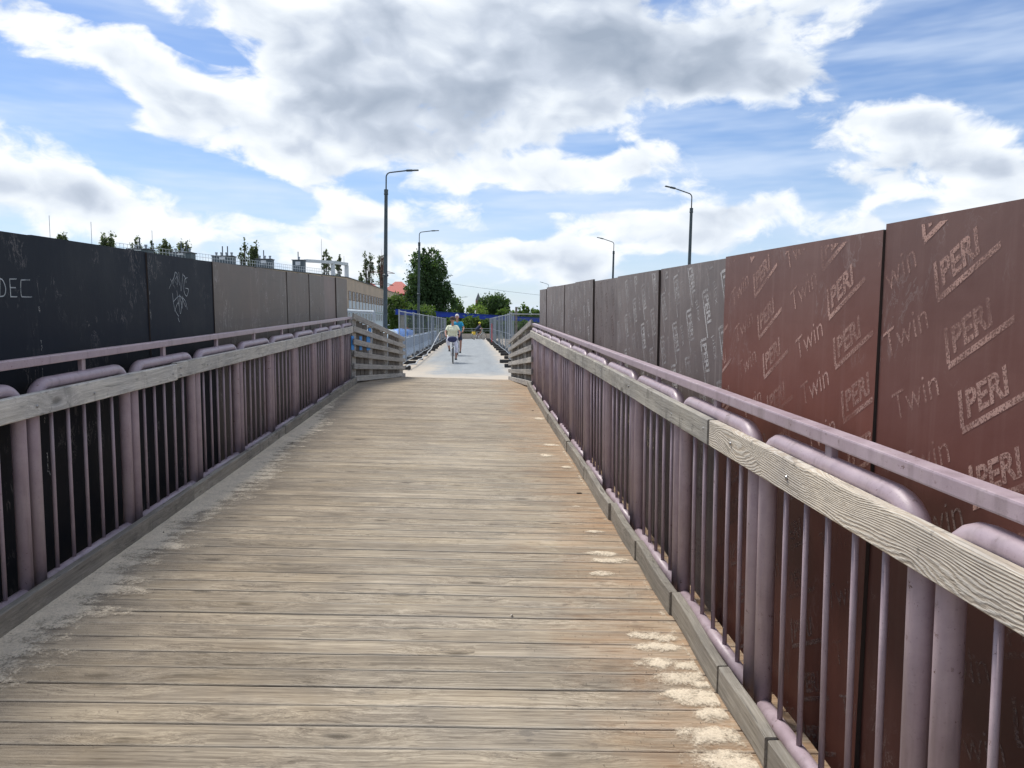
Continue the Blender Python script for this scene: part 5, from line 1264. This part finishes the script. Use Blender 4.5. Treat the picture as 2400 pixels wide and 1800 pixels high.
def rider(label, loc, rz, sc, skin, shirt, legs, hairc, shoe, woman, lean=.0, hat=None, helmet=None, beard=None, updown=1, long_leg=True):
    t = thing('person', label, 'person', loc, (0, 0, rz)); t.scale = (sc,) * 3
    pel = Vector((0, -.27, 1.02)); ch = Vector((0, -.06 + lean, 1.42 - lean * .35)); nk = ch + Vector((0, .015, .10)); hdc = nk + Vector((0, .035, .155))
    sw = .165 if woman else .19
    B = MB()
    hips = [Vector((s * .085, -.25, .985)) for s in (-1, 1)]
    caps(B, hips[0] + Vector((0, 0, .02)), hips[1] + Vector((0, 0, .02)), .125, .125)
    belly = pel.lerp(ch, .45) + Vector((0, .03, 0))
    caps(B, pel + Vector((-.05, 0, .03)), belly + Vector((-.05, 0, 0)), .11, .125); caps(B, pel + Vector((.05, 0, .03)), belly + Vector((.05, 0, 0)), .11, .125)
    caps(B, belly + Vector((-.05, 0, 0)), ch + Vector((-.07, 0, -.06)), .12, .11); caps(B, belly + Vector((.05, 0, 0)), ch + Vector((.07, 0, -.06)), .12, .11)
    caps(B, ch + Vector((-sw + .02, 0, 0)), ch + Vector((sw - .02, 0, 0)), .062, .062)
    if woman: caps(B, ch + Vector((-.075, .075, -.12)), ch + Vector((.075, .075, -.12)), .075, .075)
    caps(B, ch, nk + Vector((0, .015, .05)), .062, .052)
    # head with face
    B.ico(hdc + Vector((0, -.01, .02)), .098, 3, (.80, 1.0, 1.12)); caps(B, hdc + Vector((0, .02, -.06)), hdc + Vector((0, .055, -.075)), .05, .034)
    caps(B, hdc + Vector((0, .088, .012)), hdc + Vector((0, .104, -.016)), .010, .015); caps(B, hdc + Vector((-.022, .088, -.048)), hdc + Vector((.022, .088, -.048)), .008, .008)
    for s in (-1, 1): B.ico(hdc + Vector((s * .080, -.01, .0)), .022, 1, (.4, .8, 1.3))
    S, Lg = MB(), MB(); shoes = []
    foots = []
    for s in (-1, 1):
        up = (s == updown); ft = Vector((s * .125, -.06 + (.02 if up else -.02), .29 + (.20 if up else -.13))) if True else None
        pdl = Vector((s * .13, -.06 + s * .02, .29 + s * .17)); ft = pdl + Vector((0, -.03, .075))
        hp_ = hips[0] if s < 0 else hips[1]
        kn = ik(hp_, ft, .445, .435, (s * .25, 1, .3)); an = ft
        caps(B, hp_, kn, .088 if woman else .085, .056); caps(B, kn, kn.lerp(an, .35), .054, .056); caps(B, kn.lerp(an, .35), an, .056, .036)
        caps(B, an + Vector((0, -.03, -.03)), an + Vector((0, .15, -.045)), .034, .03)
        Sh = MB(); shoes.append(Sh); caps(Sh, an + Vector((0, -.045, -.038)), an + Vector((0, .16, -.048)), .042, .036)
        e = kn.lerp(an, .42) if (woman and long_leg) else hp_.lerp(kn, .78)
        caps(Lg, hp_, kn if (woman and long_leg) else e, .103, .072 if (woman and long_leg) else .092)
        if woman and long_leg: caps(Lg, kn, e, .072, .066)
        shd = ch + Vector((s * sw, 0, 0)); hand = Vector((s * .265, .285, 1.075)); el = ik(shd, hand, .275, .25, (s * 1.0, -.3, -.7))
        caps(B, shd, el, .048, .038); caps(B, el, hand + (el - hand).normalized() * .05, .038, .026)
        # hand on the grip: palm, four curled fingers, thumb
        g = Vector((s * .25, .315, 1.048)); ax = Vector((s * .09, -.075, .007)).normalized()
        caps(B, hand, g + Vector((0, -.012, .026)), .026, .030)
        for q in range(4):
            o = g + ax * (-.03 + .02 * q) ; ln = (.85, 1.0, .95, .75)[q]
            p0 = o + Vector((0, .012, .030)); p1 = o + Vector((0, .036 * ln, .016)); p2 = o + Vector((0, .034 * ln, -.012)); p3 = o + Vector((0, .012, -.028 * ln))
            caps(B, p0, p1, .0088, .0085, 6); caps(B, p1, p2, .0085, .008, 6); caps(B, p2, p3, .008, .007, 6)
        caps(B, g + Vector((-s * .035, -.02, .012)), g + Vector((-s * .045, .004, -.012)), .011, .009, 6)
        sl_e = shd.lerp(el, .55); caps(S, shd, sl_e, .064, .060)
    caps(S, pel + Vector((-.06, 0, .0)), belly + Vector((-.055, 0, 0)), .135, .142); caps(S, pel + Vector((.06, 0, .0)), belly + Vector((.055, 0, 0)), .135, .142)
    caps(S, belly + Vector((-.055, 0, 0)), ch + Vector((-.07, 0, -.06)), .140, .124); caps(S, belly + Vector((.055, 0, 0)), ch + Vector((.07, 0, -.06)), .140, .124)
    caps(S, ch + Vector((-sw + .02, 0, 0)), ch + Vector((sw - .02, 0, 0)), .072, .072)
    if woman: caps(S, ch + Vector((-.075, .078, -.12)), ch + Vector((.075, .078, -.12)), .083, .083)
    caps(Lg, hips[0] + Vector((0, 0, .02)), hips[1] + Vector((0, 0, .02)), .136, .136)
    remeshed(B, 'body', skin, t, .0085)
    remeshed(S, 'shirt', shirt, t, .014); remeshed(Lg, 'trousers', legs, t, .014); [remeshed(q, 'shoe', shoe, t, .012) for q in shoes]
    Hh = MB(); Hh.ico(hdc + Vector((0, -.025, .04)), .106, 3, (.84, 1.0, 1.05))
    V = [Vector(v) for v in Hh.v]
    Hh2 = MB(); Hh2.v = [tuple(v if v.y < hdc.y + .045 or v.z > hdc.z + .06 else Vector((v.x * .8, hdc.y + .03, v.z))) for v in V]; Hh2.f = [f for f in Hh.f if not all(V[i].z < hdc.z - .05 for i in f)]; Hh2.mi = [0] * len(Hh2.f)
    Hh2.build('hair', hairc, t, True)
    gl = MB()
    for s in (-1, 1): gl.ico(hdc + Vector((s * .036, .089, .022)), .024, 1, (1, .35, .75))
    gl.tube([hdc + Vector((-.08, 0, .03)), hdc + Vector((-.06, .085, .028)), hdc + Vector((.06, .085, .028)), hdc + Vector((.08, 0, .03))], .005, 5)
    if woman: gl.build('sunglasses', RUBBER, t)
    else:
        e_ = MB()
        for s in (-1, 1): e_.ico(hdc + Vector((s * .032, .086, .020)), .010, 1)
        e_.build('eyes', RUBBER, t)
    if hat:
        m = MB(); m.lathe([(.099, .035), (.106, .06), (.100, .105), (.07, .145), (.03, .158), (0, .16)], hdc + Vector((0, -.012, 0)), 16)
        m.add([tuple(hdc + Vector((.085 * math.sin(a_) , .07 + .09 * math.cos(a_) * 1.0, .045 - .012 * math.cos(a_)))) for a_ in [R(-90 + 18 * k) for k in range(11)]], [tuple(range(11))]); m.build('cap', hat, t, True)
    if helmet:
        m = MB(); m.ico(hdc + Vector((0, -.02, .065)), .122, 2, (.85, 1.2, .85)); m.build('helmet', helmet, t, True)
    return t
def on_path(u, v):
    Y = EYE * 1800 / (v - 757); return Vector(((u - 1106) * Y / 1800, Y, 0))
pw = on_path(1061, 850); pmn = on_path(1071.5, 833); 
bk = bicycle('silver city bicycle ridden toward the camera by the woman in yellow', pw, math.pi + R(2), simple('silver_paint', (.30, .31, .33), .35, .5))
rider('woman in a pale yellow T-shirt and white capri trousers riding a bicycle toward the camera', pw, math.pi + R(2), .985, SKIN2, fab('pale_yellow_cotton', (.80, .80, .58)), fab('white_cotton', (.70, .69, .78)), simple('brown_hair', (.06, .035, .025), .7), simple('dark_sandal', (.06, .06, .065), .7), True, hat=simple('brown_cap', (.075, .05, .04), .8))
bag = MB(); bag.ico((0, 0, 0), .14, 3, (1.35, .62, .85)); bo = bag.build('body', simple('striped_navy_cloth', (.03, .035, .10), .8, 0, .5, 30), None, True)
bt = thing('handlebar_bag', 'dark navy striped bag hanging on the handlebar in front of the woman', 'bag', pw + Vector((0, -.52, .93)), (0, 0, math.pi)); bo.parent = bt
st_ = MB(); st_.tube([(-.14, 0, .05), (-.13, -.09, .15)], .008, 5); st_.tube([(.14, 0, .05), (.13, -.09, .15)], .008, 5); st_.build('strap', RUBBER, bt)
bicycle('dark bicycle ridden by the white-haired man behind the woman', pmn, math.pi - R(2), simple('dark_blue_paint', (.03, .04, .08), .35, .3), 1.05)
rider('white-haired man in a teal T-shirt and dark shorts riding behind the woman in yellow', pmn, math.pi - R(2), 1.085, SKIN, fab('teal_cotton', (.02, .28, .46)), fab('navy_cotton', (.03, .035, .06)), simple('white_hair', (.70, .68, .66), .8), simple('black_shoe', (.02, .02, .022), .6), False)
pc = Vector(((1122 - 1106) * 72 / 1800, 72.0, 0))
bicycle('bicycle of the distant rider in a yellow helmet beside the right fence', pc, R(-62), simple('white_frame_paint', (.6, .6, .6), .4), .92)
rider('distant rider with a yellow helmet and navy jacket turning right at the end wall', pc, R(-62), .92, SKIN, fab('navy_jacket', (.02, .03, .075)), fab('black_shorts', (.02, .02, .025)), simple('dark_hair', (.03, .02, .015), .8), simple('trainer', (.3, .3, .32), .6), False, lean=.12, helmet=simple('yellow_helmet_shell', (.75, .68, .03), .4))
pb = bevel_mesh(MB().box(-.16, .16, -.12, .12, -.14, .14).mesh('yellow_pannier'), .03, 2)
o = link('pannier_bag', pb, simple('yellow_pannier_cloth', (.75, .50, .04), .6), None, pc + Vector((-.48, -.22, .60)), (0, 0, R(-62))); tag(o, 'yellow pannier bag on the rear rack of the distant bicycle', 'bag')

for o in COL.objects:
    if o.parent is None and o.type == 'MESH' and 'kind' not in o and 'category' not in o: print('UNTAGGED', o.name)
